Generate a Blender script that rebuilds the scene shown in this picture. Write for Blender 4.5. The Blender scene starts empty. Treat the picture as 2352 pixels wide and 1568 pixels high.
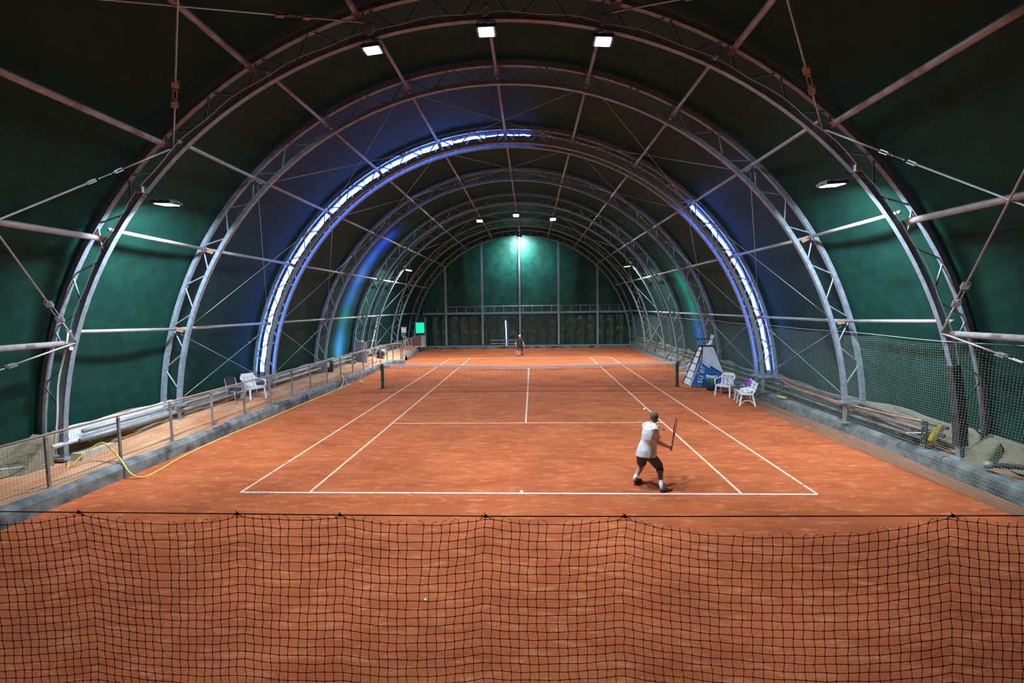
import bpy, math, random
from mathutils import Vector, Matrix, noise
random.seed(7)
D = bpy.data; SC = bpy.context.scene; COL = SC.collection
PI = math.pi

# ------------------------------------------------------------------ camera
CAM = Vector((0.26, -20.745, 3.5586))
RGT = Vector((0.998943, 0.0438313, -0.0138443))
UPV = Vector((0.0105524, 0.0744621, 0.9971680))
FWD = Vector((-0.0447381, 0.9962601, -0.0739209))
FPX = 1098.6
cd = D.cameras.new('camera'); cam = D.objects.new('camera', cd); COL.objects.link(cam)
cd.sensor_width = 36.0; cd.lens = FPX / 2352 * 36; cd.clip_start = 0.05; cd.clip_end = 200
cam.matrix_world = Matrix(((RGT.x, UPV.x, -FWD.x, CAM.x), (RGT.y, UPV.y, -FWD.y, CAM.y),
                           (RGT.z, UPV.z, -FWD.z, CAM.z), (0, 0, 0, 1)))
SC.camera = cam

def at(x, y, Y):
    """measured photo position -> point in the vertical plane at depth Y"""
    d = RGT * ((x - 1176) / FPX) + UPV * ((784 - y) / FPX) + FWD
    return CAM + d * ((Y - CAM.y) / d.y)

# ------------------------------------------------------------------ world + exposure
w = D.worlds.new('world'); SC.world = w; w.use_nodes = True
w.node_tree.nodes['Background'].inputs[0].default_value = (0.05, 0.06, 0.08, 1)
w.node_tree.nodes['Background'].inputs[1].default_value = 0.12
vs = SC.view_settings
vs.view_transform = 'Standard'; vs.look = 'None'; vs.gamma = 1.0; vs.exposure = 0.0
vs.use_curve_mapping = False
FLOOD_W = 305.0       # watts of one flood lamp
LED_E = 14.0          # radiance of the LED rope

# ------------------------------------------------------------------ helpers
def lin(c):
    return tuple((v / 255 / 12.92) if v / 255 <= 0.04045 else ((v / 255 + 0.055) / 1.055) ** 2.4 for v in c)

class MB:
    def __init__(s): s.v = []; s.f = []
    def quad(s, a, b, c, d):
        n = len(s.v); s.v += [tuple(a), tuple(b), tuple(c), tuple(d)]; s.f.append((n, n + 1, n + 2, n + 3)); return s
    def hexa(s, P):
        n = len(s.v); s.v += [tuple(p) for p in P]
        for f in ((0, 3, 2, 1), (4, 5, 6, 7), (0, 1, 5, 4), (1, 2, 6, 5), (2, 3, 7, 6), (3, 0, 4, 7)):
            s.f.append(tuple(n + i for i in f))
        return s
    def box(s, c, d, M=None):
        x, y, z = d[0] / 2, d[1] / 2, d[2] / 2; P = []
        for zz in (-z, z):
            for (a, b) in ((-x, -y), (x, -y), (x, y), (-x, y)):
                p = Vector((a, b, zz)); p = (M @ p) if M else p; P.append(p + Vector(c))
        return s.hexa(P)
    def bar(s, p, q, w, h, up=(0, 0, 1)):
        p, q = Vector(p), Vector(q); d = (q - p).normalized(); u = Vector(up)
        r = d.cross(u); r = r.normalized() if r.length > 1e-5 else d.orthogonal().normalized(); u = r.cross(d)
        P = []
        for e in (p, q):
            for a, b in ((-1, -1), (1, -1), (1, 1), (-1, 1)): P.append(e + r * (a * w / 2) + u * (b * h / 2))
        n = len(s.v); s.v += [tuple(x) for x in P]
        for f in ((3, 2, 1, 0), (4, 5, 6, 7), (0, 1, 5, 4), (1, 2, 6, 5), (2, 3, 7, 6), (3, 0, 4, 7)):
            s.f.append(tuple(n + i for i in f))
        return s
    def tube(s, pts, r, n=8, cap=True):
        pts = [Vector(p) for p in pts]; m = len(pts)
        rr = r if isinstance(r, (list, tuple)) else [r] * m
        t0 = (pts[1] - pts[0]).normalized(); u = t0.orthogonal().normalized(); rings = []
        for i, p in enumerate(pts):
            t = (pts[min(i + 1, m - 1)] - pts[max(i - 1, 0)])
            t = t.normalized() if t.length > 1e-9 else t0
            u = (u - t * u.dot(t)); u = u.normalized() if u.length > 1e-6 else t.orthogonal().normalized()
            v = t.cross(u); b = len(s.v)
            for k in range(n):
                a = 2 * PI * k / n; s.v.append(tuple(p + (u * math.cos(a) + v * math.sin(a)) * rr[i]))
            rings.append(b)
        for i in range(m - 1):
            for k in range(n):
                a, b = rings[i] + k, rings[i] + (k + 1) % n
                s.f.append((a, b, b + rings[i + 1] - rings[i], a + rings[i + 1] - rings[i]))
        if cap:
            s.f.append(tuple(rings[0] + k for k in range(n))[::-1]); s.f.append(tuple(rings[-1] + k for k in range(n)))
        return s
    def ball(s, c, r, nu=10, nv=7, M=None):
        c = Vector(c); r = r if isinstance(r, (tuple, list)) else (r, r, r); b = len(s.v)
        for j in range(1, nv):
            ph = PI * j / nv
            for i in range(nu):
                th = 2 * PI * i / nu
                p = Vector((r[0] * math.sin(ph) * math.cos(th), r[1] * math.sin(ph) * math.sin(th), r[2] * math.cos(ph)))
                s.v.append(tuple((M @ p if M else p) + c))
        top, bot = Vector((0, 0, r[2])), Vector((0, 0, -r[2]))
        s.v.append(tuple((M @ top if M else top) + c)); s.v.append(tuple((M @ bot if M else bot) + c)); T = len(s.v) - 2
        for j in range(nv - 2):
            for i in range(nu):
                a, d = b + j * nu + i, b + j * nu + (i + 1) % nu
                s.f.append((a, a + nu, d + nu, d))
        for i in range(nu):
            s.f.append((b + i, b + (i + 1) % nu, T)); k = b + (nv - 2) * nu; s.f.append((k + (i + 1) % nu, k + i, T + 1))
        return s
    def grid(s, P, closed=False):
        """P = rows of points"""
        b = len(s.v); m = len(P[0])
        for row in P: s.v += [tuple(p) for p in row]
        for j in range(len(P) - 1):
            for i in range(m - (0 if closed else 1)):
                a, c = b + j * m + i, b + j * m + (i + 1) % m
                s.f.append((a, c, c + m, a + m))
        return s
    def loft(s, rings, n=16, cap=True):
        """rings = (centre, half axis a, half axis b)"""
        P = []
        for c, a, b_ in rings:
            c, a, b_ = Vector(c), Vector(a), Vector(b_)
            P.append([c + a * math.cos(2 * PI * k / n) + b_ * math.sin(2 * PI * k / n) for k in range(n)])
        b = len(s.v); s.grid(P, True)
        if cap:
            s.f.append(tuple(b + k for k in range(n))[::-1]); s.f.append(tuple(b + (len(P) - 1) * n + k for k in range(n)))
        return s
    def limb(s, pts, rad, n=12):
        """tapered round ended limb"""
        pts = [Vector(p) for p in pts]; P = []; R = []
        t = (pts[0] - pts[1]).normalized()
        for a in (1, .9, .6, .3): P.append(pts[0] + t * rad[0] * math.sin(a * PI / 2)); R.append(max(.0008, rad[0] * math.cos(a * PI / 2)))
        for p, r in zip(pts, rad): P.append(p); R.append(r)
        t = (pts[-1] - pts[-2]).normalized()
        for a in (.3, .6, .9, 1): P.append(pts[-1] + t * rad[-1] * math.sin(a * PI / 2)); R.append(max(.0008, rad[-1] * math.cos(a * PI / 2)))
        return s.tube(P, R, n)
    def strand(s, pts, r):
        """three sided thread"""
        b = len(s.v); m = len(pts)
        for i, p in enumerate(pts):
            p = Vector(p); t = (Vector(pts[min(i + 1, m - 1)]) - Vector(pts[max(i - 1, 0)])).normalized()
            u = t.cross(Vector((0.3, 1, 0.1))).normalized(); v = t.cross(u)
            s.v += [tuple(p + u * r), tuple(p - u * r * .5 + v * r * .87), tuple(p - u * r * .5 - v * r * .87)]
        for i in range(m - 1):
            for k in range(3):
                a, c = b + 3 * i + k, b + 3 * i + (k + 1) % 3; s.f.append((a, c, c + 3, a + 3))
        return s
    def mesh(s, name, mat=None, smooth=False):
        me = D.meshes.new(name); me.from_pydata(s.v, [], s.f); me.update()
        if mat: me.materials.append(mat)
        if smooth:
            me.polygons.foreach_set('use_smooth', [True] * len(me.polygons))
        return me
    def build(s, name, mat, parent=None, smooth=False, loc=None):
        o = D.objects.new(name, s.mesh(name, mat, smooth)); COL.objects.link(o)
        if parent: o.parent = parent
        if loc: o.location = loc
        return o

def tag(o, label, cat, group=None):
    o['label'] = label; o['category'] = cat
    if group: o['group'] = group
    return o
def thing(name, label, cat, group=None, loc=(0, 0, 0), rz=0):
    o = D.objects.new(name, None); COL.objects.link(o); o.location = loc; o.rotation_euler = (0, 0, rz); o.empty_display_size = .1
    return tag(o, label, cat, group)
def text_mesh(body, size, m, name, parent, M):
    c = D.curves.new(name, 'FONT'); c.body = body; c.size = size; c.extrude = .001
    o = D.objects.new(name, c); COL.objects.link(o); bpy.context.view_layer.update()
    me = D.meshes.new_from_object(o.evaluated_get(bpy.context.evaluated_depsgraph_get())); D.objects.remove(o); D.curves.remove(c)
    me.materials.clear(); me.materials.append(m); o = D.objects.new(name, me); COL.objects.link(o); o.parent = parent; o.matrix_local = M; return o
def struct(o): o['kind'] = 'structure'; return o
def copy_tree(o, parent=None):
    c = o.copy(); COL.objects.link(c)
    if parent: c.parent = parent
    for ch in list(o.children): copy_tree(ch, c)
    return c
def inst(me, name, parent, M):
    o = D.objects.new(name, me); COL.objects.link(o); o.parent = parent; o.matrix_local = M; return o
def frame(p, q, up=(0, 0, 1)):
    """matrix taking the unit z segment to p-q"""
    p, q = Vector(p), Vector(q); z = (q - p); L = z.length; z = z / L; u = Vector(up)
    x = u.cross(z); x = x.normalized() if x.length > 1e-5 else z.orthogonal().normalized(); y = z.cross(x)
    return Matrix(((x.x, y.x, z.x * L, p.x), (x.y, y.y, z.y * L, p.y), (x.z, y.z, z.z * L, p.z), (0, 0, 0, 1)))
def arc_pts(P, n=24):
    """smooth curve through points (Catmull-Rom)"""
    P = [Vector(p) for p in P]; Q = [P[0] * 2 - P[1]] + P + [P[-1] * 2 - P[-2]]; out = []
    for i in range(1, len(Q) - 2):
        for k in range(n):
            t = k / n; a, b, c, d = Q[i - 1], Q[i], Q[i + 1], Q[i + 2]
            out.append(0.5 * ((2 * b) + (c - a) * t + (2 * a - 5 * b + 4 * c - d) * t * t + (3 * b - a - 3 * c + d) * t ** 3))
    out.append(P[-1]); return out

# ------------------------------------------------------------------ materials
def mat(name, c1, c2=None, rough=.6, metal=0., scale=6., detail=5., bump=0., stretch=(1, 1, 1), contrast=(.35, .65), coat=0.,
        c3=None, s3=1.5, t3=(.55, .7), bscale=None, spec=.5):
    m = D.materials.new(name); m.use_nodes = True; nt = m.node_tree; N = nt.nodes; L = nt.links; b = N['Principled BSDF']
    b.inputs['Roughness'].default_value = rough; b.inputs['Metallic'].default_value = metal
    b.inputs['Specular IOR Level'].default_value = spec
    b.inputs['Coat Weight'].default_value = coat
    c2 = c2 or tuple(v * .8 for v in c1)
    tc = N.new('ShaderNodeTexCoord'); mp = N.new('ShaderNodeMapping'); mp.inputs['Scale'].default_value = stretch
    geo = N.new('ShaderNodeNewGeometry'); L.new(geo.outputs['Position'], mp.inputs[0])
    no = N.new('ShaderNodeTexNoise'); no.inputs['Scale'].default_value = scale; no.inputs['Detail'].default_value = detail
    L.new(mp.outputs[0], no.inputs['Vector'])
    r = N.new('ShaderNodeValToRGB'); r.color_ramp.elements[0].position = contrast[0]; r.color_ramp.elements[1].position = contrast[1]
    r.color_ramp.elements[0].color = (*c1, 1); r.color_ramp.elements[1].color = (*c2, 1); L.new(no.outputs[0], r.inputs[0])
    out = r.outputs[0]
    if c3:
        n3 = N.new('ShaderNodeTexNoise'); n3.inputs['Scale'].default_value = s3; n3.inputs['Detail'].default_value = 6
        L.new(mp.outputs[0], n3.inputs['Vector'])
        mr = N.new('ShaderNodeMapRange'); mr.inputs[1].default_value = t3[0]; mr.inputs[2].default_value = t3[1]; L.new(n3.outputs[0], mr.inputs[0])
        mx = N.new('ShaderNodeMix'); mx.data_type = 'RGBA'; L.new(mr.outputs[0], mx.inputs[0]); L.new(out, mx.inputs[6]); mx.inputs[7].default_value = (*c3, 1)
        out = mx.outputs[2]
    L.new(out, b.inputs['Base Color'])
    if bump:
        bn = N.new('ShaderNodeTexNoise'); bn.inputs['Scale'].default_value = bscale or scale * 2; bn.inputs['Detail'].default_value = 6
        L.new(mp.outputs[0], bn.inputs['Vector'])
        bp = N.new('ShaderNodeBump'); bp.inputs['Strength'].default_value = bump; bp.inputs['Distance'].default_value = .02
        L.new(bn.outputs[0], bp.inputs['Height']); L.new(bp.outputs[0], b.inputs['Normal'])
    return m
def emit(name, col, e, face_only=False):
    m = D.materials.new(name); m.use_nodes = True; nt = m.node_tree; b = nt.nodes['Principled BSDF']
    b.inputs['Base Color'].default_value = (.8, .8, .8, 1); b.inputs['Emission Color'].default_value = (*col, 1); b.inputs['Emission Strength'].default_value = e
    return m

# clay: brushed, speckled, with paler dry scuffs
def clay_mat():
    m = mat('clay', (.43, .098, .032), (.59, .160, .060), rough=.95, scale=1.6, stretch=(.55, 1.5, 1), detail=8, contrast=(.3, .72),
            c3=(.66, .23, .105), s3=5.5, t3=(.53, .72), bump=.25, bscale=34, spec=.15)
    nt = m.node_tree; N = nt.nodes; L = nt.links; b = N['Principled BSDF']
    src = b.inputs['Base Color'].links[0].from_socket
    geo = N.new('ShaderNodeNewGeometry')
    hi = N.new('ShaderNodeTexNoise'); hi.inputs['Scale'].default_value = 60; hi.inputs['Detail'].default_value = 7
    mp = N.new('ShaderNodeMapping'); mp.inputs['Scale'].default_value = (.5, 1.3, 1); mp.inputs['Rotation'].default_value = (0, 0, .35)
    L.new(geo.outputs['Position'], mp.inputs[0]); L.new(mp.outputs[0], hi.inputs['Vector'])
    lo = N.new('ShaderNodeTexNoise'); lo.inputs['Scale'].default_value = .55; lo.inputs['Detail'].default_value = 4
    L.new(geo.outputs['Position'], lo.inputs['Vector'])
    r1 = N.new('ShaderNodeMapRange'); r1.inputs[1].default_value = .3; r1.inputs[2].default_value = .7; r1.inputs[3].default_value = .66; r1.inputs[4].default_value = 1.30
    r2 = N.new('ShaderNodeMapRange'); r2.inputs[1].default_value = .3; r2.inputs[2].default_value = .7; r2.inputs[3].default_value = .84; r2.inputs[4].default_value = 1.14
    L.new(hi.outputs[0], r1.inputs[0]); L.new(lo.outputs[0], r2.inputs[0])
    mu = N.new('ShaderNodeMath'); mu.operation = 'MULTIPLY'; L.new(r1.outputs[0], mu.inputs[0]); L.new(r2.outputs[0], mu.inputs[1])
    vm = N.new('ShaderNodeVectorMath'); vm.operation = 'SCALE'; L.new(src, vm.inputs[0]); L.new(mu.outputs[0], vm.inputs['Scale'])
    L.new(vm.outputs[0], b.inputs['Base Color'])
    return m
CLAY = clay_mat()
WALK = mat('walkway_clay', (.58, .29, .15), (.68, .40, .24), rough=.9, scale=2.2, stretch=(1.6, .5, 1), c3=(.5, .19, .085), s3=1.3, t3=(.45, .68), bump=.12, bscale=20)
VERGE = mat('verge_soil', (.30, .15, .09), (.42, .26, .17), rough=.95, scale=3, c3=(.13, .09, .06), s3=2, t3=(.5, .7), bump=.3, bscale=20)
APRON = mat('damp_clay', (.24, .10, .05), (.33, .15, .08), rough=.9, scale=5, stretch=(3, .5, 1), bump=.3)
KERB = mat('kerb_concrete', (.105, .125, .135), (.25, .28, .28), rough=.85, scale=3.5, c3=(.035, .045, .055), s3=1.7, t3=(.5, .66), bump=.3, bscale=30)
LINE = mat('line_tape', (.80, .74, .66), (.92, .90, .86), rough=.7, scale=30, c3=(.62, .30, .18), s3=14, t3=(.56, .66))
LINE2 = mat('dusty_line', (.80, .60, .44), (.90, .76, .60), rough=.8, scale=14, c3=(.62, .26, .13), s3=9, t3=(.54, .68))
TARP = mat('green_tarp', (.0065, .037, .029), (.0085, .060, .046), rough=.55, scale=3.2, detail=9, contrast=(.3, .7), bump=.10, bscale=1.6, spec=.16)
TARPW = mat('end_wall_tarp', (.004, .075, .056), (.008, .125, .09), rough=.5, scale=2.2, detail=9, bump=.08, bscale=2, spec=.4, c3=(.015, .05, .03), s3=.7, t3=(.55, .72))
CURT = mat('curtain_pvc', (.008, .055, .045), (.02, .07, .05), rough=.3, scale=3, detail=7, c3=(.085, .085, .045), s3=1.1, t3=(.54, .74), bump=.25, bscale=5, spec=.5)
SKIRT = mat('dirty_canvas', (.17, .16, .10), (.33, .30, .21), rough=.8, scale=2.4, stretch=(1, 1, 3), c3=(.10, .09, .05), s3=2.4, t3=(.48, .7), bump=.5, bscale=7)
def steel(name, rust, t=(.55, .7), z0=4.5, z1=8.5, base=(.20, .27, .34), base2=(.33, .42, .51)):
    """galvanised steel that is rustier high up under the roof, where the damp gathers"""
    m = mat(name, base, base2, rough=.55, metal=.35, scale=9, detail=8, contrast=(.3, .7), bump=.1, bscale=60)
    nt = m.node_tree; N = nt.nodes; L = nt.links; b = N['Principled BSDF']; src = b.inputs['Base Color'].links[0].from_socket
    geo = N.new('ShaderNodeNewGeometry'); sp = N.new('ShaderNodeSeparateXYZ'); L.new(geo.outputs['Position'], sp.inputs[0])
    mr = N.new('ShaderNodeMapRange'); mr.inputs[1].default_value = z0; mr.inputs[2].default_value = z1; mr.inputs[3].default_value = -.12; mr.inputs[4].default_value = rust
    L.new(sp.outputs[2], mr.inputs[0])
    n = N.new('ShaderNodeTexNoise'); n.inputs['Scale'].default_value = 2.6; n.inputs['Detail'].default_value = 8; L.new(geo.outputs['Position'], n.inputs['Vector'])
    ad = N.new('ShaderNodeMath'); ad.operation = 'ADD'; L.new(n.outputs[0], ad.inputs[0]); L.new(mr.outputs[0], ad.inputs[1])
    m2 = N.new('ShaderNodeMapRange'); m2.inputs[1].default_value = t[0]; m2.inputs[2].default_value = t[1] + .06; L.new(ad.outputs[0], m2.inputs[0])
    mx = N.new('ShaderNodeMix'); mx.data_type = 'RGBA'; L.new(m2.outputs[0], mx.inputs[0]); L.new(src, mx.inputs[6]); mx.inputs[7].default_value = (.27, .155, .105, 1)
    L.new(mx.outputs[2], b.inputs['Base Color']); return m
STEEL = steel('truss_steel', .035, z0=6, z1=9.4)
PIPE = steel('purlin_steel', .03, z0=1, z1=9, base=(.30, .32, .34), base2=(.43, .46, .48))
PIPEF = steel('front_purlin_steel', .10, z0=1, z1=8, base=(.34, .33, .34), base2=(.5, .47, .46))
GALV = mat('galvanised', (.40, .44, .48), (.58, .62, .66), rough=.42, metal=.5, scale=9)
GREYP = mat('grey_pipe', (.22, .25, .27), (.40, .43, .45), rough=.5, metal=.3, scale=4, stretch=(1, .3, 1), c3=(.1, .1, .09), s3=2, t3=(.55, .7))
RUSTB = mat('rusty_bracket', (.26, .17, .12), (.42, .31, .24), rough=.8, scale=25)
CABLE = mat('steel_cable', (.42, .44, .46), (.6, .62, .64), rough=.45, metal=.4, scale=40)
WIRE = mat('white_wire', (.65, .66, .68), (.8, .8, .8), rough=.5)
BLACK = mat('black_plastic', (.012, .013, .016), (.03, .03, .035), rough=.45)
DARKM = mat('dark_metal', (.03, .035, .04), (.07, .075, .08), rough=.5, metal=.3)
CORD = mat('black_cord', (.028, .014, .010), (.055, .028, .02), rough=.9, scale=60)
BROWNC = mat('brown_cord', (.12, .075, .045), (.22, .14, .09), rough=.9, scale=60)
PALEC = mat('pale_green_cord', (.22, .36, .31), (.34, .48, .43), rough=.9, scale=60)
WHITEP = mat('white_plastic', (.84, .88, .93), (.76, .80, .85), rough=.35, scale=5)
WHITEC = mat('white_cloth', (.72, .76, .80), (.82, .85, .88), rough=.85, scale=12, bump=.2)
HOSE = mat('yellow_hose', (.72, .55, .06), (.80, .68, .20), rough=.4, scale=5)
HOUS = mat('lamp_housing', (.03, .035, .04), (.07, .08, .09), rough=.4, metal=.2)
BOXW = mat('junction_box', (.62, .64, .62), (.5, .52, .5), rough=.5)
DGREEN = mat('dark_green_paint', (.010, .05, .035), (.02, .085, .055), rough=.5, scale=9)
TGREEN = mat('green_bin_plastic', (.006, .075, .065), (.012, .11, .09), rough=.5)
TBAG = mat('clear_bag', (.25, .55, .55), (.4, .7, .7), rough=.25)
LAMP = emit('lamp_lens', (.80, .93, 1.0), 30)
LED = emit('led_rope', (.12, .26, 1.0), LED_E)
SCREEN = emit('lit_screen', (.0, .90, .52), 1.0); SCREEN.node_tree.nodes['Principled BSDF'].inputs['Base Color'].default_value = (.01, .02, .02, 1)
TUBEW = emit('slim_led', (.25, .50, 1.0), 5)

def translucent(m, col, f):
    nt = m.node_tree; N = nt.nodes; L = nt.links; b = N['Principled BSDF']; o = N['Material Output']
    t = N.new('ShaderNodeBsdfTranslucent'); t.inputs[0].default_value = (*col, 1); x = N.new('ShaderNodeMixShader'); x.inputs[0].default_value = f
    L.new(b.outputs[0], x.inputs[1]); L.new(t.outputs[0], x.inputs[2]); L.new(x.outputs[0], o.inputs[0])
translucent(TARP, (.10, .75, .62), .10)     # thin coated fabric, the lights added outside glow through it

# ------------------------------------------------------------------ geometry of the hall
Z0 = .24; RO, RI, RP = 9.56, 9.10, 9.35
def cx(Y): return -.62 - .006 * (Y + 8)
ARCH = [('A', -10.95), ('B', -7.9), ('C', -3.42), ('K', -2.95), ('D', 1.67), ('E', 6.55), ('F', 9.05), ('G', 14.19), ('H', 19.30)]
YN = -16.0
def dr(Y, a, inner):
    if abs(Y + 10.95) > .6: return 0
    c = abs(math.cos(math.radians(a)))
    return (-.15 + .45 * c * c) if inner else (-.05 + .38 * c ** 4)
def ap(Y, a, r):
    t = math.radians(a); return Vector((cx(Y) - r * math.cos(t), Y, Z0 + r * math.sin(t)))
def rad_in(Y, a): return RI + dr(Y, a, True)
def rad_out(Y, a): return RO + dr(Y, a, False)
def rad_p(Y, a): return (rad_in(Y, a) + rad_out(Y, a)) / 2 + .03
PA = [90 + (k - 5) * 14.5 for k in range(11)]           # purlin angles, left to right
ORD = ['lowest', 'second lowest', 'third', 'fourth', 'fifth']
def pname(k):
    return 'along the ridge' if k == 5 else (ORD[k] + ' on left' if k < 5 else ORD[10 - k] + ' on right')
ANAME = {'A': 'nearest arch', 'B': 'second arch', 'C': 'lit arch before the net', 'K': 'back twin of the lit arch',
         'D': 'first arch beyond the net', 'E': 'second arch beyond the net', 'F': 'third arch beyond the net', 'G': 'last arch but one', 'H': 'arch at the end wall'}

# walkway and verge surfaces
def sm(a, b, x): t = min(1, max(0, (x - a) / (b - a))); return t * t * (3 - 2 * t)
def wz(X, Y): return .30 + .22 * min(1, max(0, (-8.8 - X) / .8)) * sm(-11.5, -7.5, Y)
def kx(Y):     # inner face of the left kerb (court side)
    if Y < 8.2: return -8.50
    return -8.50 + .62 * sm(8.2, 9.0, Y) if Y < 9.0 else -7.88
YB = 19.35
# court floor
b = MB(); b.quad((-8.9, -22, 0), (9.0, -22, 0), (9.0, YB + .3, 0), (-8.9, YB + .3, 0))
floor = struct(b.build('floor', CLAY))
LN = [0]
def line(n, x0, y0, x1, y1, m):
    LN[0] += 1; h = .005 + .0006 * LN[0]; q = MB(); q.box(((x0 + x1) / 2, (y0 + y1) / 2, h / 2), (abs(x1 - x0), abs(y1 - y0), h)); return q.build(n, m, floor)
LW = .05
line('baseline', -5.485, -11.885 - .03, 5.485, -11.885 + .03, LINE)
line('centre_mark', -.03, -11.87, .03, -11.74, LINE)
for sx in (-1, 1):
    line('doubles_sideline', sx * 5.485 - LW / 2, -11.885, sx * 5.485 + LW / 2, 11.885, LINE2)
    line('singles_sideline', sx * 4.115 - LW / 2, -11.885, sx * 4.115 + LW / 2, 11.885, LINE2)
    line('service_line', -4.115, sx * 6.4 - LW / 2, 4.115, sx * 6.4 + LW / 2, LINE2)
line('centre_service_line', -LW / 2, -6.4, LW / 2, 6.4, LINE2)
line('baseline', -5.485, 11.86, 5.485, 11.91, LINE2)
# walkway (left) and verge (right)
ys = [-22 + i * .5 for i in range(84)]; ys = [y for y in ys if y < YB] + [YB + .2]
def wall_x(Y, s): return cx(Y) + s * (9.62 + .28 * (1 - sm(-11.0, -8.6, Y)))
rows = []
for y in ys:
    k = kx(y) - .12 if y < 9 else -8.0 - .37 * sm(9.2, 11, y) - .8 * sm(11, 19, y)
    dip = sm(8.9, 9.4, y) * (1 - sm(10.5, 11.1, y))          # little ramp down to the clay at the gap in the kerb
    rows.append([(k + (wall_x(y, -1) - .1 - k) * t, y, (wz(k + (wall_x(y, -1) - .1 - k) * t, y) + .012 * math.sin(3 * y + 9 * t)) * (1 - dip * (1 - sm(0, .35, t))) + .004) for t in [i / 16 for i in range(17)]])
struct(MB().grid([r[::-1] for r in rows]).build('floor', WALK, smooth=True))
rows = [[(8.62 + (wall_x(y, 1) + .1 - 8.62) * t, y, .33 + .1 * t + .02 * math.sin(4 * y + 7 * t)) for t in [i / 6 for i in range(7)]] for y in ys]
struct(MB().grid(rows).build('floor', VERGE, smooth=True))
rows = [[(7.95 + .18 * math.sin(y * .35) + (8.52 - 7.95) * t, y, .004 + .10 * t ** 1.4) for t in [i / 4 for i in range(5)]] for y in ys]
struct(MB().grid(rows).build('floor', APRON, smooth=True))
# kerbs
def kerb(name, prof, path):
    rows = [[(x + px, y, pz + .006 * math.sin(5 * y + px * 30)) for px, pz in prof] for x, y in path]
    return struct(MB().grid(rows).build(name, KERB, smooth=False))
profL = [(0, 0), (-.01, .22), (-.05, .29), (-.11, .31), (-.24, .305), (-.26, .2)]
kerb('trim_1', profL, [(kx(y), y) for y in [-22 + .3 * i for i in range(int(31.2 / .3) + 1)]])
kerb('trim_2', profL, [(-8.25 - .8 * sm(11, 19, y) , y) for y in [11 + .4 * i for i in range(21)]])
profR = [(0, .06), (.01, .30), (.05, .37), (.12, .39), (.26, .385), (.28, .25)]
kerb('trim_3', profR, [(8.48, y) for y in [-22 + .3 * i for i in range(138)]])
q = MB(); q.box((-.4, YB + .02, .08), (18.6, .3, .2)); struct(q.build('trim_4', KERB))
q = MB(); q.box((-.4, YB - .06, .23), (18.6, .12, .10)); struct(q.build('trim_5', STEEL))

# ------------------------------------------------------------------ tarpaulin vault
segs = [-22, -19, YN] + [y for n, y in ARCH if n != 'K'] + [YB + .5]
rows = []
for i in range(len(segs) - 1):
    y0, y1 = segs[i], segs[i + 1]; n = 10
    for k in range(n + (1 if i == len(segs) - 2 else 0)):
        t = k / n; Y = y0 + (y1 - y0) * t; row = []
        bulge = (.10 if y1 - y0 > 1 else 0) * math.sin(PI * t)
        for j in range(91):
            a = 180 * j / 90
            e = 0
            if y0 < -10.9: e = (.28 * abs(math.cos(math.radians(a))) ** 4) * (1 if y0 < -11 else 1 - t)
            ruf = .02 * math.sin(a * .9 + Y * 1.7) * math.sin(PI * t)
            row.append(ap(Y, a, RO + .10 + e + bulge + ruf))
        row = [Vector((row[0].x, Y, -.1))] + row + [Vector((row[-1].x, Y, -.1))]
        rows.append(row)
struct(MB().grid(rows).build('ceiling', TARP, smooth=True))
# dirty canvas skirts folded along the foot of the tarpaulin
for s, nm in ((-1, 'baseboard_left'), (1, 'baseboard_right')):
    rows = []
    for i in range(331):
        y = -21.8 + i * .124; X = wall_x(y, s)
        w = .045 * math.sin(y * 3.1 + math.sin(y * 1.3) * 3) + .02 * math.sin(y * 11)
        top = .95 + .06 * math.sin(y * 1.26) + .03 * math.sin(y * 3.3)
        gz = wz(X, y) if s < 0 else .40
        rows.append([(X - s * (.03), y, top), (X - s * (.07 + .3 * w), y, top - .03), (X - s * (.06 + w), y, top - .22),
                     (X - s * (.14 + w * 1.3), y, (top + gz) / 2 - .05), (X - s * (.20 - w), y, gz + .12), (X - s * (.27 + 2 * w), y, gz + .015)])
    struct(MB().grid(rows).build(nm, SKIRT, smooth=True))
# end walls
def endwall(name, Y, m, flip):
    rows = []
    for j in range(40):
        t = j / 39; row = []
        for i in range(61):
            a = 180 * i / 60; p = ap(YB, a, RO + .12); zt = -.1 + (p.z + .1) * t
            row.append((p.x, Y + .03 * math.sin(p.x * 2.2) * math.sin(zt * 1.1), zt))
        rows.append(row)
    return struct(MB().grid(rows if flip else rows[::-1]).build(name, m, smooth=True))
endwall('wall_back', YB + .42, TARPW, False)
endwall('wall_front', -21.95, TARP, True)

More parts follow.
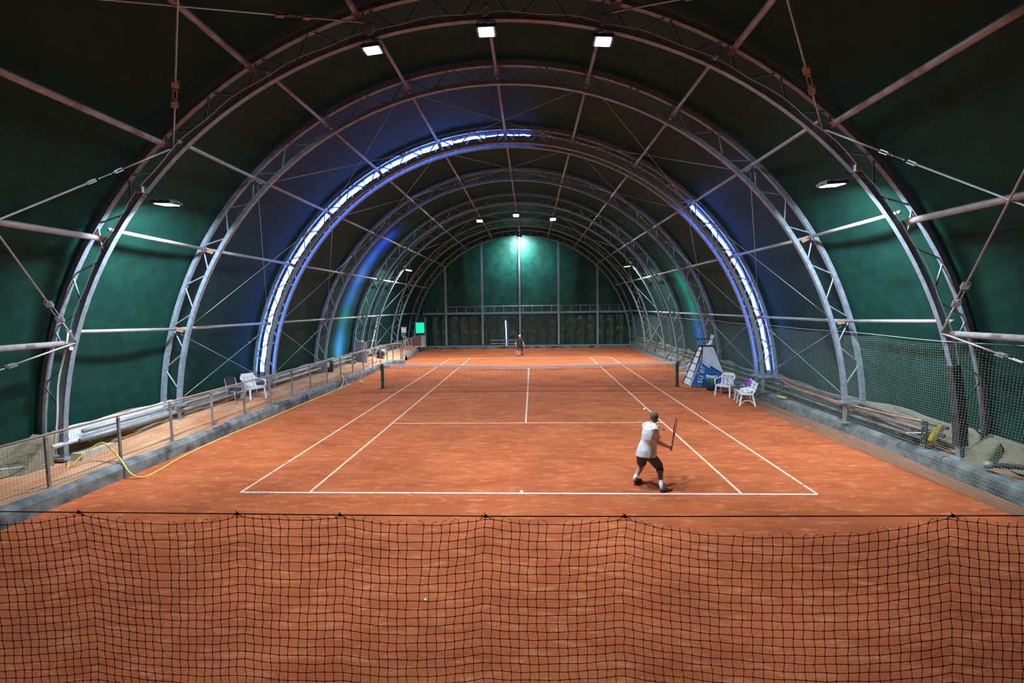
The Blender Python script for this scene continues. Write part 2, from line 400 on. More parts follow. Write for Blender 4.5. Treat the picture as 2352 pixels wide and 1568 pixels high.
# ------------------------------------------------------------------ arch trusses
def chord_mesh(Y, rf, w, h, a0, a1):
    n = 64; R = []
    for i in range(n + 1):
        a = a0 + (a1 - a0) * i / n; r = rf(Y, a); t = math.radians(a); er = Vector((-math.cos(t), 0, math.sin(t))); p = ap(Y, a, r)
        R.append([p + Vector((0, -w / 2, 0)) - er * h / 2, p + Vector((0, w / 2, 0)) - er * h / 2,
                  p + Vector((0, w / 2, 0)) + er * h / 2, p + Vector((0, -w / 2, 0)) + er * h / 2])
    m = MB().grid(R, True); m.f.append((0, 1, 2, 3)); k = 4 * n; m.f.append((k + 3, k + 2, k + 1, k)); return m
brace_me = MB().tube([(0, 0, 0), (0, 0, 1)], 1.0, 8).mesh('brace', STEEL, True)
def set_brace(M, r): return M @ Matrix.Diagonal((r, r, 1, 1))
for nm, Y in ARCH:
    lab = {'A': 'nearest grey truss arch, carrying a row of five flood lamps',
           'B': 'second grey truss arch, between the lamp arch and the lit arch',
           'C': 'grey truss arch glowing blue from the LED rope behind it, before the net',
           'K': 'blue-lit twin truss arch just behind the LED rope, before the net',
           'D': 'first grey truss arch standing beyond the tennis net',
           'E': 'grey truss arch second beyond the net, close in front of the far lamp arch',
           'F': 'far grey truss arch carrying the second row of flood lamps',
           'G': 'grey truss arch last but one before the end wall',
           'H': 'farthest grey truss arch, framing the green end wall'}[nm]
    t = thing('arch_truss', lab, 'roof truss', 'truss arches of the hall', (cx(Y), Y, 0))
    off = Matrix.Translation((-cx(Y), -Y, 0))
    a0 = .9 if nm == 'A' else 4.3
    for cname, rf in (('outer_chord', rad_out), ('inner_chord', rad_in)):
        o = chord_mesh(Y, rf, .11, .10, a0, 180 - a0).build(cname, STEEL, t); o.matrix_local = off
    outer = [90 + 7.25 * j for j in range(-11, 12)]
    if nm == 'A': outer = [90 - 7.25 * 12] + outer + [90 + 7.25 * 12]
    for a in outer:
        for s in (-1, 1):
            ia = a + s * 3.25
            if ia < a0 or ia > 180 - a0: continue
            p = ap(Y, a + s * .3, rad_out(Y, a) - .03); q = ap(Y, ia, rad_in(Y, ia) + .03)
            inst(brace_me, 'brace', t, off @ set_brace(frame(p, q), .019))
    for s in (0, 1):
        a = a0 if s == 0 else 180 - a0
        po, pi_ = ap(Y, a, rad_out(Y, a)), ap(Y, a, rad_in(Y, a)); c = (po + pi_) / 2; zt = min(po.z, pi_.z) + .01
        gz = (wz(c.x, Y) if s == 0 else .36)
        m = MB(); m.box((c.x, Y, zt - .02), (.72, .24, .05))
        if nm == 'A':
            m.hexa([(c.x - .20, Y - .02, gz - .12), (c.x + .20, Y - .02, gz - .12), (c.x + .20, Y + .02, gz - .12), (c.x - .20, Y + .02, gz - .12),
                    (c.x - .36, Y - .02, zt), (c.x + .36, Y - .02, zt), (c.x + .36, Y + .02, zt), (c.x - .36, Y + .02, zt)])
        else:
            for dx in (-.22, .22): m.bar((c.x + dx, Y, gz - .02), (c.x + dx, Y, zt - .03), .07, .07, (0, 1, 0))
            m.box((c.x, Y, gz + .01), (.6, .2, .03))
        o = m.build('foot_plate', GALV if nm == 'A' else GREYP, t); o.matrix_local = off

# purlins
def purlin(k, Y0, Y1, bay, r=.042, ang=None, mtl=PIPE, front=False):
    a = ang if ang else PA[k]
    p = ap(Y0, a, (9.48 if front else rad_p(Y0, a))); q = ap(Y1, a, (9.46 if front else rad_p(Y1, a)))
    p.y += .06; q.y -= .16
    t = thing('purlin_pipe', 'roof pipe, %s, between %s' % (pname(k), bay), 'roof pipe', 'lengthwise roof pipes', tuple(p))
    o = MB().tube([p, q], r, 12).build('pipe', mtl, t, True); o.matrix_local = Matrix.Translation(-p)
    er = Vector((math.cos(math.radians(a)), 0, -math.sin(math.radians(a))))
    m = MB(); side = er.cross(Vector((0, 1, 0)))
    q2 = q + Vector((0, .17, 0)) + er * .12
    for s in (-1, 1): m.bar(q + side * s * r * .55, q2 + side * s * .03, .008, .07, side)
    o = m.build('end_bracket', RUSTB if (k in (0, 10, 1, 9) and not front) or front else STEEL, t); o.matrix_local = Matrix.Translation(-p)
bays = [('A', 'B', 'nearest and second arches'), ('B', 'C', 'second and lit arches'), ('K', 'D', 'lit arch and first beyond net'),
        ('D', 'E', 'first and second arches beyond net'), ('E', 'F', 'second and third arches beyond net'),
        ('F', 'G', 'far lamp arch and next one back'), ('G', 'H', 'the last two arches')]
AY = dict(ARCH)
for k in range(11):
    for a_, b_, t_ in bays: purlin(k, AY[a_], AY[b_], t_)
    fa = 90 + (k - 5) * 14.5 + (-1.2 if k < 5 else (1.2 if k > 5 else 0))
    purlin(k, YN, AY['A'], 'the picture edge and nearest arch', .060, fa, PIPEF, True)
# cross ties with turnbuckles
def tie(p, q, lab, r=.008, big=False, at_=.8, grp='crossed tie cables'):
    p, q = Vector(p), Vector(q); L = (q - p).length; d = (q - p) / L
    t = thing('tie_cable', lab, 'cable', grp, tuple(p)); off = Matrix.Translation(-p)
    g = .26 if big else .16; c = p + d * L * at_
    o = MB().tube([p, c - d * g], r, 6).build('cable', CABLE, t, True); o.matrix_local = off
    o = MB().tube([c + d * g, q], r, 6).build('cable', CABLE, t, True); o.matrix_local = off
    m = MB(); u = d.cross(Vector((0, 0, 1))).normalized(); s_ = 1 if big else .55; uu = d.cross(u)
    for e in (-1, 1):
        cc = c + d * e * g
        for side in (-1, 1):
            m.bar(cc - d * .075 * s_ + uu * side * .022 * s_, cc + d * .075 * s_ + uu * side * .022 * s_, .11 * s_, .012, uu)
        m.tube([cc - d * .1 * s_, cc + d * .1 * s_], .014 * s_, 6)
    for side in (-1, 1): m.tube([c - d * .11 * s_ + u * side * .03 * s_, c + d * .11 * s_ + u * side * .03 * s_], .009 * s_, 6)
    m.bar(c - d * .11 * s_ - u * .035 * s_, c - d * .11 * s_ + u * .035 * s_, .02, .02); m.bar(c + d * .11 * s_ - u * .035 * s_, c + d * .11 * s_ + u * .035 * s_, .02, .02)
    o = m.build('turnbuckle', RUSTB if big and p.z + q.z > 14 else GALV, t); o.matrix_local = off
nodes = [-1, 0, 2, 4, 6, 8, 10, 11]
def node(Y, k):
    if k == -1: return ap(Y, 4.6 if Y != AY['A'] else 1.5, RI + .1)
    if k == 11: return ap(Y, 180 - (4.6 if Y != AY['A'] else 1.5), RI + .1)
    return ap(Y, PA[k] - (.8 if k < 5 else -.8), 9.3)
def nn(k): return {-1: 'left foot', 0: 'lowest left pipe', 2: 'third left pipe', 4: 'fifth left pipe', 6: 'fifth right pipe', 8: 'third right pipe', 10: 'lowest right pipe', 11: 'right foot'}[k]
for a_, b_ in (('B', 'C'), ('K', 'D'), ('F', 'G')):
    for i in range(len(nodes) - 1):
        u, v = nodes[i], nodes[i + 1]
        for (s, e, al) in ((u, v, .78), (v, u, .82)):
            tie(node(AY[a_], s), node(AY[b_], e), 'tie cable %s from near %s to far %s' % ({'B': 'before the lit arch', 'K': 'just beyond the net', 'F': 'in the far bay'}[a_], nn(s), nn(e)), at_=al, r=.0075)
FT = {(2, 0): .22, (2, 4): .23, (4, 2): .22, (8, 6): .2, (8, 10): .24, (6, 8): .3, (10, 8): .18, (0, 2): .16, (0, -1): .3, (10, 11): .28}
def aimed(Y, k, tx, ty, d):
    return None
for (s, e), al in FT.items():
    p = node(AY['A'], s)
    q = ap(YN, {-1: 8, 11: 172}.get(e, PA[e] if 0 <= e <= 10 else 0), 9.3)
    tie(p, q, 'thick tie rod from %s of the nearest arch, running out %s' % (nn(s), 'upwards' if abs(e - 5) < abs(s - 5) else 'downwards'),
        r=.017, big=True, at_=al, grp='front tie rods')

# ------------------------------------------------------------------ flood lamps
def flood(Y, a, lab, n, tilt=(0, 0), w=.32, power=1.0, drop=.20, spread=160, arm=.02, aim=(0, 0)):
    """square LED flood hanging below the inner chord, facing down"""
    base = ap(Y, a, rad_in(Y, a) - .05); c = base + Vector(((base.x < cx(Y)) * .22 - (base.x > cx(Y)) * .22 if abs(a - 90) > 35 else 0, arm, -drop if abs(a - 90) < 35 else -.12))
    t = thing('flood_lamp', lab, 'flood lamp', 'LED flood lamps on the arches', tuple(base))
    R = Matrix.Rotation(tilt[1], 3, 'Y') @ Matrix.Rotation(tilt[0], 3, 'X')
    cc = c - base
    m = MB(); m.box(cc + R @ Vector((0, 0, .03)), (w + .06, w + .02, .06), R)
    for i in range(7): m.box(cc + R @ Vector((-w / 2 + w * i / 6, 0, .075)), (.012, w * .8, .04), R)
    m.build('housing', HOUS, t)
    MB().box(cc + R @ Vector((0, 0, -.006)), (w - .03, w - .06, .012), R).build('lens', LAMP, t)
    m = MB()
    for s in (-1, 1): m.bar(cc + R @ Vector((s * (w / 2 + .045), 0, .02)), Vector((s * (w / 2 + .045) * .8, 0, cc.z * .25 + .05)), .012, .03, (0, 1, 0))
    m.bar(Vector((-(w / 2 + .045) * .8, 0, cc.z * .25 + .05)), Vector(((w / 2 + .045) * .8, 0, cc.z * .25 + .05)), .03, .012, (0, 0, 1))
    m.bar(Vector((0, 0, cc.z * .25 + .05)), Vector((0, 0, .06)), .04, .04, (0, 1, 0))
    m.build('bracket', DARKM, t)
    m = MB(); m.box((.0, -.10, .1), (.12, .07, .12)); m.build('junction_box', BOXW, t)
    MB().tube(arc_pts([(0, -.1, .06), (.06, -.13, -.06), (.1, -.1, cc.z * .6), tuple(cc + Vector((.02, 0, .1)))], 5), .007, 5).build('lead', BLACK, t, True)
    ld = D.lights.new('flood_light', 'AREA'); ld.shape = 'RECTANGLE'; ld.size = w; ld.size_y = w * .8; ld.energy = FLOOD_W * power; ld.color = (.80, .91, 1.0)
    ld.spread = math.radians(spread)
    lo = D.objects.new('flood_light', ld); COL.objects.link(lo); lo.parent = t
    lo.matrix_local = Matrix.Translation(cc + R @ Vector((0, 0, -.03))) @ (R @ Matrix.Rotation(aim[1], 3, 'Y') @ Matrix.Rotation(aim[0], 3, 'X')).to_4x4()   # asymmetric optics
YA, YF = AY['A'], AY['F']
flood(YA, 75.2, 'flood lamp on the nearest arch, left of the three at the top', 1, (.05, -.1), aim=(.10, 0), power=1.05)
flood(YA, 90.0, 'flood lamp on the nearest arch, middle of the three at the top', 2, (-.05, 0), aim=(.12, 0), power=1.05)
flood(YA, 104.8, 'flood lamp on the nearest arch, right of the three at the top', 3, (-.05, .06), aim=(.12, 0), power=1.05)
flood(YA, 38.5, 'flood lamp low on the left side of the nearest arch', 4, (.06, .05), .36, 1.45, spread=130, arm=.32, aim=(.38, .42))
flood(YA, 141.0, 'flood lamp low on the right side of the nearest arch', 5, (.06, -.05), .36, 1.35, spread=130, arm=.32, aim=(.38, -.38))
flood(YF, 75.6, 'far flood lamp, left of the three bright ones at the top', 6, (-.25, 0), .36, 1.7)
flood(YF, 90.0, 'far flood lamp, middle of the three bright ones at the top', 7, (-.25, 0), .36, 1.7)
flood(YF, 104.4, 'far flood lamp, right of the three bright ones at the top', 8, (-.25, 0), .36, 1.7)
flood(YF, 39.5, 'far flood lamp low on the left side above the electric cabinet', 9, (-.15, .15), .36, 1.6)
flood(YF, 140.5, 'far flood lamp low on the right side', 10, (0, -.12), .36, 1.4)
flood(AY['H'] - .05, 90.0, 'small flood lamp at the top of the farthest arch', 11, (.45, 0), .30, 1.3, .12, arm=-.75)

# conduit along the inner chord of the nearest arch
m = MB()
pts = [ap(YA - .07, a, rad_in(YA, a) + .075 + .02 * math.sin(a * .7)) for a in [1.5 + i * 1.5 for i in range(119)]]
m.tube(pts, .009, 6)
m.tube([p + Vector((0, -.03, .005)) for p in pts[:12]], .016, 6)
tag(m.build('power_cable', WIRE, None, True), 'pale power cable clipped along the nearest truss arch', 'cable')
p = ap(YA - .1, 16, rad_in(YA, 16) + .02)
tag(MB().box((0, 0, 0), (.16, .08, .14)).build('junction_box', BOXW, None, loc=tuple(p)), 'white junction box low on the left leg of the nearest arch', 'electrical box')

# LED ropes: left run over the crown and a shorter right run, between the twin arches
def rope(a0, a1, lab):
    yy = -3.24
    t = thing('led_rope_light', lab, 'LED strip', 'blue-white LED ropes', tuple(ap(yy, a0, 9.48)))
    off = Matrix.Translation(-ap(yy, a0, 9.48)); n = int(abs(a1 - a0) / 7.25) + 1; aa = a0
    while aa < a1 - .3:
        ae = min(aa + 7.0, a1)
        pts = [ap(yy, aa + (ae - aa) * i / 8, 9.39 + .012 * math.sin(i + aa)) for i in range(9)]
        thin = .07 if (a1 < 97 and aa < 72) else (.045 if aa < 110 else .055)
        if aa > 84 and aa < 100: thin = .02
        o = MB().tube(pts, thin, 10).build('tube', LED, t, True); o.matrix_local = off
        o = MB().box(ap(yy, aa - .1, 9.44), (.05, .16, .04)).build('clip', BLACK, t); o.matrix_local = off
        aa = ae + .25
rope(6.0, 95.5, 'blazing blue-white LED rope up the left half of the lit arch')
rope(133.5, 174.5, 'blue-white LED rope down the right leg of the lit arch')
# unseen lights added outside the tarpaulin, coloured to give its blue-green glow
def outside(Y, a, e, col, sx=.5, sy=1.0, r=10.5):
    ld = D.lights.new('added_glow_light', 'AREA'); ld.shape = 'RECTANGLE'; ld.size = sx; ld.size_y = sy; ld.energy = e; ld.color = col; ld.spread = math.radians(120)
    p = ap(Y, a, r); z = (p - ap(Y, a, 1)).normalized(); y = V0.cross(z); M = Matrix(((V0.x, y.x, z.x, p.x), (V0.y, y.y, z.y, p.y), (V0.z, y.z, z.z, p.z), (0, 0, 0, 1)))
    o = D.objects.new('added_glow_light', ld); COL.objects.link(o); o.matrix_world = M
V0 = Vector((0, 1, 0))
for a, e, c in ((5, 55, (.5, .45, 1)), (10, 50, (.4, .35, 1)), (17, 30, (.1, .5, .5)), (24, 45, (.3, .22, 1)), (31, 60, (.4, .22, 1)), (38, 60, (.25, .14, 1)), (45, 55, (.15, .08, 1))):
    outside(4.9, a, e * .6, c)
for a, e, c in ((176, 50, (.3, .3, 1)), (169, 50, (.2, .2, 1)), (161, 22, (.1, .9, .8)), (153, 22, (.1, 1, .8))):
    outside(4.6, a, e * .5, c)

# ------------------------------------------------------------------ end wall frame
WP = [-7.06, -3.98, -.84, 2.38, 5.59]
for i, x in enumerate(WP):
    zt = Z0 + math.sqrt(RI ** 2 - (x - cx(YB)) ** 2) - .02
    t = MB().box((0, 0, (zt + .2) / 2 - .1 + .1), (.16, .14, zt - .2)).build('wall_post', STEEL, None, loc=(x, YB - .08, .13))
    tag(t, 'grey steel post of the end wall, %s' % ['leftmost, behind the curtain beside the screen', 'second from the left', 'middle one, behind the far player', 'fourth from the left', 'rightmost of five'][i], 'post', 'end wall posts')
xs = [-9.05] + WP + [8.05]
tag(MB().box((0, 0, 0), (17.1, .10, .16)).build('wall_beam', STEEL, None, loc=(-.5, YB + .02, 2.99)), 'grey steel beam across the end wall above the curtains', 'beam')
t = thing('wall_rail', 'brownish pipe rail carried above the beam of the end wall', 'rail', None, (-.5, YB + .12, 3.55))
MB().tube([(-8.4, 0, 0), (8.5, 0, 0)], .05, 10).build('pipe', PIPE, t, True)
bk = MB().bar((0, 0, -.48), (0, 0, -.04), .05, .05, (0, 1, 0)).mesh('bracket', GREYP)
for i in range(21): inst(bk, 'bracket', t, Matrix.Translation((-8.1 + i * .80, -.03, 0)))
# curtains with swag folds, one per bay of the frame, and the thin poles holding them
nm_b = ['behind the lit green screen', 'second bay from the left', 'with a thin blue light in it', 'behind and right of the far player', 'second bay from the right', 'rightmost bay']
for i in range(6):
    x0, x1 = xs[i] + (.1 if i else .5), xs[i + 1] - .1; rows = []; nx = int((x1 - x0) / .06)
    for j in range(29):
        z = 2.72 - j * (2.72 - .24) / 28; row = []
        for k in range(nx + 1):
            x = x0 + (x1 - x0) * k / nx; ph = ((x + 9.05) / .8) % 1
            sw = abs(ph - .5) * 2           # 1 at poles, 0 mid panel
            pn = int((x + 9.05) / .8); sagc = (2.72 - z) * (5.5 + pn % 3) + 2.6 * (1 - sw) ** 2 + 2.2 * noise.noise((x * 1.3, z * 1.1, pn))
            d = (.030 * math.sin(sagc) * (.35 + .65 * abs(noise.noise((x * .9, z * 1.6, 4)) * 2)) + .030 * noise.noise((x * 4, z * 2.2, 9))) * (1 - sw ** 3) * (.45 + .55 * (z > .9)) + .07 * (1 - sw * sw)
            row.append((x, YB + .08 + d * .9, z))
        rows.append(row)
    tag(MB().grid(rows).build('back_curtain', CURT, None, True), 'dark stained curtain on the end wall, %s' % nm_b[i], 'curtain', 'end wall curtains')
for i in range(21):
    x = -9.05 + .8 * (i + 1)
    if min(abs(x - q) for q in WP) < .18 or x > 8: continue
    tag(MB().tube([(0, 0, 0), (0, 0, 2.6)], .022, 6).build('curtain_pole', DARKM, None, True, loc=(x, YB + .03, .24)),
        'thin dark pole holding the curtains of the end wall', 'pole', 'thin poles along the end wall curtains')
tag(MB().tube([(0, 0, 0), (-.02, 0, 1.05), (-.06, 0, 2.1)], .035, 8).build('light_tube', TUBEW, None, True, loc=(-2.0, YB - .02, .25)), 'thin blue-white vertical light tube left of the far player', 'light')
t = tag(MB().bar((-1.25, 0, 0), (1.25, 0, 0), .03, .09).bar((-1.25, 0, -.26), (1.25, 0, -.26), .03, .09).build('low_rail', GREYP, None, loc=(-2.1, YB - .1, .70)), 'pair of pale horizontal boards low on the end wall behind the far player', 'board')

# ------------------------------------------------------------------ pipes lying along the foot of the walls
DPIPE = mat('dark_grey_pipe', (.12, .13, .135), (.24, .25, .25), rough=.55, metal=.3, scale=3, c3=(.07, .06, .05), s3=2, t3=(.5, .7))
def longpipe(s, r_off, z, y0, y1, rad, lab, m=GREYP):
    pts = [(cx(y) + s * r_off, y, z + .01 * math.sin(y)) for y in [y0 + (y1 - y0) * i / 16 for i in range(17)]]
    tag(MB().tube(pts, rad, 10).build('base_pipe', m, None, True), lab, 'pipe', 'pipes along the wall foot')
LT = mat('pale_pipe', (.55, .58, .62), (.72, .75, .78), rough=.4, metal=.2, scale=5)
longpipe(-1, 9.28, .88, -10.6, 18.8, .050, 'grey pipe along the foot of the left wall, upper of three')
longpipe(-1, 9.16, .73, -10.8, 18.8, .050, 'grey pipe along the foot of the left wall, middle of three')
longpipe(-1, 9.40, .62, -10.4, 18.8, .05, 'dark grey pipe along the foot of the left wall, lowest and hindmost of three')
longpipe(1, 9.42, .90, -10.6, 18.8, .045, 'grey pipe along the foot of the right wall, upper of three', DPIPE)
longpipe(1, 9.36, .73, -10.6, 18.8, .045, 'grey pipe along the foot of the right wall, middle of three', DPIPE)
longpipe(1, 9.28, .56, -10.4, -1.0, .04, 'grey pipe along the foot of the right wall, lowest of three', DPIPE)
# pale sheet and concrete block beside the left foot of the nearest arch
m = MB(); m.grid([[(-10.12 + .05 * u, y, 1.02 - .12 * u + .012 * math.sin(y * 7 + u * 3)) for u in (0, 1, 2, 3)] for y in [-10.8 + .2 * i for i in range(17)]])
tag(m.build('plastic_sheet', LT, None, True), 'pale plastic sheet behind the pipes by the nearest left leg', 'sheet')
tag(MB().tube([(-9.98, -11.2, .70), (-9.95, -9.5, .72), (-9.93, -7.7, .74)], .05, 12).build('white_tube', WHITEP, None, True), 'short bright white tube lying by the nearest left leg', 'pipe')
tag(MB().hexa([(-9.95, -10.95, .25), (-9.62, -10.95, .25), (-9.62, -10.0, .25), (-9.95, -10.0, .25), (-9.9, -10.9, .47), (-9.64, -10.9, .46), (-9.64, -10.05, .46), (-9.9, -10.05, .47)]).build('concrete_block', mat('block', (.42, .36, .28), (.52, .46, .38), rough=.9), None),
    'low concrete block at the foot of the nearest left leg', 'block')

# ------------------------------------------------------------------ nets
def net(P, nu, nv, r, m, name, parent, knots=0, extra=None):
    """P(i,j) -> point; rows and columns of cord"""
    g = [[P(i, j) for i in range(nu)] for j in range(nv)]; b = extra or MB()
    for row in g: b.strand(row, r)
    for i in range(nu): b.strand([g[j][i] for j in range(nv)], r)
    if knots:
        for j in range(min(nv, 26)):
            for i in range(nu):
                p = g[j][i]
                if abs(p[0]) < 3.3: b.ball(p, knots, 5, 4)
    return b.build(name, m, parent)
# net just in front of the camera
XT = [-8.6, -7.2, -6.0, -5.1, -4.0, -3.2, -2.04, -1.22, -.70, .02, .69, 2.20, 3.3, 4.2, 5.3, 6.5, 7.6, 8.5]
SG = [.05, .05, .05, .05, .04, .06, .045, .016, .036, .03, .095, .05, .05, .05, .05, .05, .05]
def ztop(x): return 2.543 + .004 * abs(x) * (x > 0) - .002 * x * (x < 0) * 0 - .012 * math.exp(-((x - .3) / 2.2) ** 2) + .012
def sag(x):
    for i in range(len(XT) - 1):
        if XT[i] <= x <= XT[i + 1]:
            t = (x - XT[i]) / (XT[i + 1] - XT[i]); return SG[i] * (1 - abs(2 * t - 1) ** 2.2), i
    return .03, 0
CELL = .0465
def fgP(i, j):
    x = -8.5 + i * CELL; s, k = sag(x); v = j * CELL * .93
    near = min(XT, key=lambda q: abs(q - x)); pull = (near - x) * .06 * math.exp(-v / .5) * (abs(near - x) < .5)
    wob = .0028 * math.sin(j * 1.9 + i * .7) + .0015 * math.sin(i * 2.3 + j * .9)
    return (x + pull + wob + .02 * math.sin(v * 3 + i * .05), -18.5 + .04 * math.sin(x * 2.2) * min(1, v), ztop(x) - .012 - s * (.35 + .65 * math.exp(-v * .8)) - v + .0022 * math.sin(i * 1.3 + j * 2.1))
t = thing('barrier_net', 'black knotted barrier net sagging from a taut cord in the foreground', 'net', None, (0, -18.5, 0))
offn = Matrix.Translation((0, 18.5, 0))
NU, NV = 365, 58
b = MB()
for i in range(NU):
    p = Vector(fgP(i, 0)); rnd = random.Random(i); dx = rnd.uniform(-.03, .03); h = rnd.uniform(.012, .026)
    b.strand([p, p + Vector((dx * .2, 0, h * .6)), p + Vector((dx * .7, 0, h)), p + Vector((dx, 0, h * .9))], .0013)
o = net(fgP, NU, NV, .0017, CORD, 'mesh', t, knots=.0042, extra=b); o.matrix_local = offn
o = MB().tube([(x, -18.5, ztop(x)) for x in [-9 + i * .3 for i in range(60)]], .0028, 6).build('top_cord', CORD, t, True); o.matrix_local = offn
for x in XT[1:-1]:
    b = MB(); z = ztop(x); b.ball((x, -18.5, z), (.009, .008, .009), 6, 5); b.strand([(x, -18.5, z), (x - .004, -18.5, z + .010), (x - .008, -18.5, z + .016)], .0022)
    for s in (-1, 1): b.strand([(x, -18.5, z), (x + s * .022, -18.5, z - .010), (x + s * .03, -18.5, z - .018)], .0022)
    o = b.build('tie', CORD, t); o.matrix_local = offn
# net along the right side
def rP(i, j):
    y = -18.4 + i * .052; v = j / 51
    ph = (y + 18.4) / 2.3; sagv = .07 * (1 - abs(2 * (ph % 1) - 1) ** 2)
    zt = 2.74 - sagv * (1 - v) - (.14 * sm(-11, -18, y) if y < -11 else 0)
    x = 8.38 + .06 * math.sin(y * .8) - .35 * sm(.8, 1, v) + .02 * math.sin(y * 5 + v * 6) * v
    if y < -10.9: x += .35 * sm(-10.9, -12.5, y) * (1 - v)
    return (x, y + .02 * math.sin(v * 9 + y), zt * (1 - v) + .10 * v)
t = thing('side_net', 'pale green netting hung along the right side of the court', 'net', None, (8.4, -10, 0))
offr = Matrix.Translation((-8.4, 10, 0))
o = net(rP, 560, 52, .0018, PALEC, 'mesh', t); o.matrix_local = offr
def rP2(i, j): 
    y = -18.4 + 29.1 + i * .10; v = j / 26
    return (8.38 - .3 * sm(.8, 1, v), y, 2.72 * (1 - v) + .1 * v - .06 * (1 - v) * abs(math.sin(y * 1.3)))
o = net(rP2, 84, 27, .003, PALEC, 'mesh', t); o.matrix_local = offr
o = MB().tube([(8.38 + .06 * math.sin(y * .8) + (.35 * sm(-10.9, -12.5, y) if y < -10.9 else 0), y, 2.76 - (.12 * sm(-11, -18, y) if y < -11 else 0) + .015 * math.sin(y * 1.3)) for y in [-18.4 + i * .5 for i in range(75)]], .008, 6).build('top_cable', CABLE, t, True); o.matrix_local = offr

# ------------------------------------------------------------------ left railing
def railing(lab, path, posts, meshed=True):
    p0 = Vector((path[0][0], path[0][1], .3)); t = thing('railing', lab, 'railing', 'railings of the left walkway', tuple(p0)); off = Matrix.Translation(-p0)
    o = MB().tube([(x, y, 1.31 if len(pp) < 3 else pp[2]) for pp in path for x, y in [pp[:2]]], .024, 8).build('top_rail', mat('rail_steel', (.42, .36, .30), (.5, .42, .34), rough=.5, metal=.2, scale=3, stretch=(1, .4, 1), c3=(.36, .22, .14), s3=.5, t3=(.45, .62)), t, True); o.matrix_local = off
    pm = MB().box((0, 0, .5), (.045, .045, 1.0)).box((0, 0, .005), (.1, .1, .012)).mesh('post', GREYP)
    for x, y in posts: inst(pm, 'post', t, off @ Matrix.Translation((x, y, .305)))
    if meshed:
        y0, y1 = path[0][1], 5.0
        n = int((y1 - y0) / .062)
        def P(i, j): y = y0 + i * .062; return (-8.72 + .012 * math.sin(y * 2 + j * .5), y + .01 * math.sin(j * 1.1 + i * .3), 1.26 - j * .0655 - .03 * abs(math.sin((y + .8) * 2.09)) * (1 - j / 14))
        o = net(P, n, 15, .0015, BROWNC, 'netting', t); o.matrix_local = off
        for zz in (1.27, .33):
            o = MB().tube([(-8.72, y0, zz), (-8.72, y1, zz)], .005, 5).build('wire', CABLE, t); o.matrix_local = off
PY = [-18.5, -17, -15.5, -14, -12.47, -10.92, -9.43, -7.92, -6.43, -4.95, -3.46, -1.99, -.43, 1.07, 2.55, 4.05, 5.5, 6.9, 8.2]
railing('long low steel railing with netting along the left walkway', [(-8.75, -18.6), (-8.75, 8.25)], [(-8.75, y) for y in PY])
railing('short railing turning round the end of the left kerb', [(-8.75, 8.3), (-8.05, 9.1)], [(-8.5, 8.6), (-8.12, 9.0), (-8.05, 9.1)], False)
railing('far railing beside the step to the end wall on the left', [(-8.42, 11.1, 1.31), (-9.2, 18.3, 1.31)], [(-8.42, 11.15), (-8.75, 14.2), (-9.1, 17.6)], False)

# ------------------------------------------------------------------ tennis net
t = thing('tennis_net', 'tennis net with white top band across the middle of the clay court', 'tennis net')
def nz(x): return .914 + (1.07 - .914) * (abs(x) / 6.4) ** 1.25
nu = 286
def tP(i, j):
    x = -6.38 + 12.76 * i / (nu - 1); v = j / 19; zt = nz(x) - .05; zb = .05 + .0 * x - .0; zb = .03 + (.05 * math.exp(-(x / .5) ** 2))
    return (x, .03 * math.sin(x * 1.4) * v, zt + (zb - zt) * v)
net(tP, nu, 20, .0036, CORD, 'mesh', t)
def tP2(i, j): x = -6.38 + 12.76 * i / (nu - 1); return (x, .006, nz(x) - .06 - j * .045)
net(tP2, nu, 4, .0040, CORD, 'upper_mesh', t)
NB = mat('net_band', (.92, .95, .98), (.88, .91, .96), rough=.8, scale=20)
b = MB()
for sgn in (-1, 1):
    b.grid([[(x, sgn * .008, nz(x) + .005), (x, sgn * .008, nz(x) - .065)] for x in [-6.38 + .22 * i for i in range(59)]])
b.grid([[(x, -.016, nz(x) - .03), (x, -.024, nz(x)), (x, -.014, nz(x) + .018), (x, .014, nz(x) + .018), (x, .024, nz(x))] for x in [-6.38 + .22 * i for i in range(59)]])
b.build('top_band', NB, t)
MB().box((0, -.012, .46), (.055, .012, .90)).build('centre_strap', NB, t)
MB().strand([(x, 0, .03 + .06 * math.exp(-(x / .45) ** 2)) for x in [-6.38 + .2 * i for i in range(64)]], .008).build('bottom_cord', CORD, t)
for s in (-1, 1):
    m = MB(); m.box((s * 6.44, 0, .54), (.10, .12, 1.08)); m.box((s * 6.44, 0, .01), (.22, .22, .02)); m.tube([(s * 6.36, -.07, 1.0), (s * 6.34, -.09, .7), (s * 6.37, -.08, .35), (s * 6.36, -.07, .1)], .012, 5)
    m.tube([(s * 6.44, -.08, .95), (s * 6.44, -.13, .95), (s * 6.44, -.13, .85)], .01, 5)
    m.build('net_post', DGREEN, t)

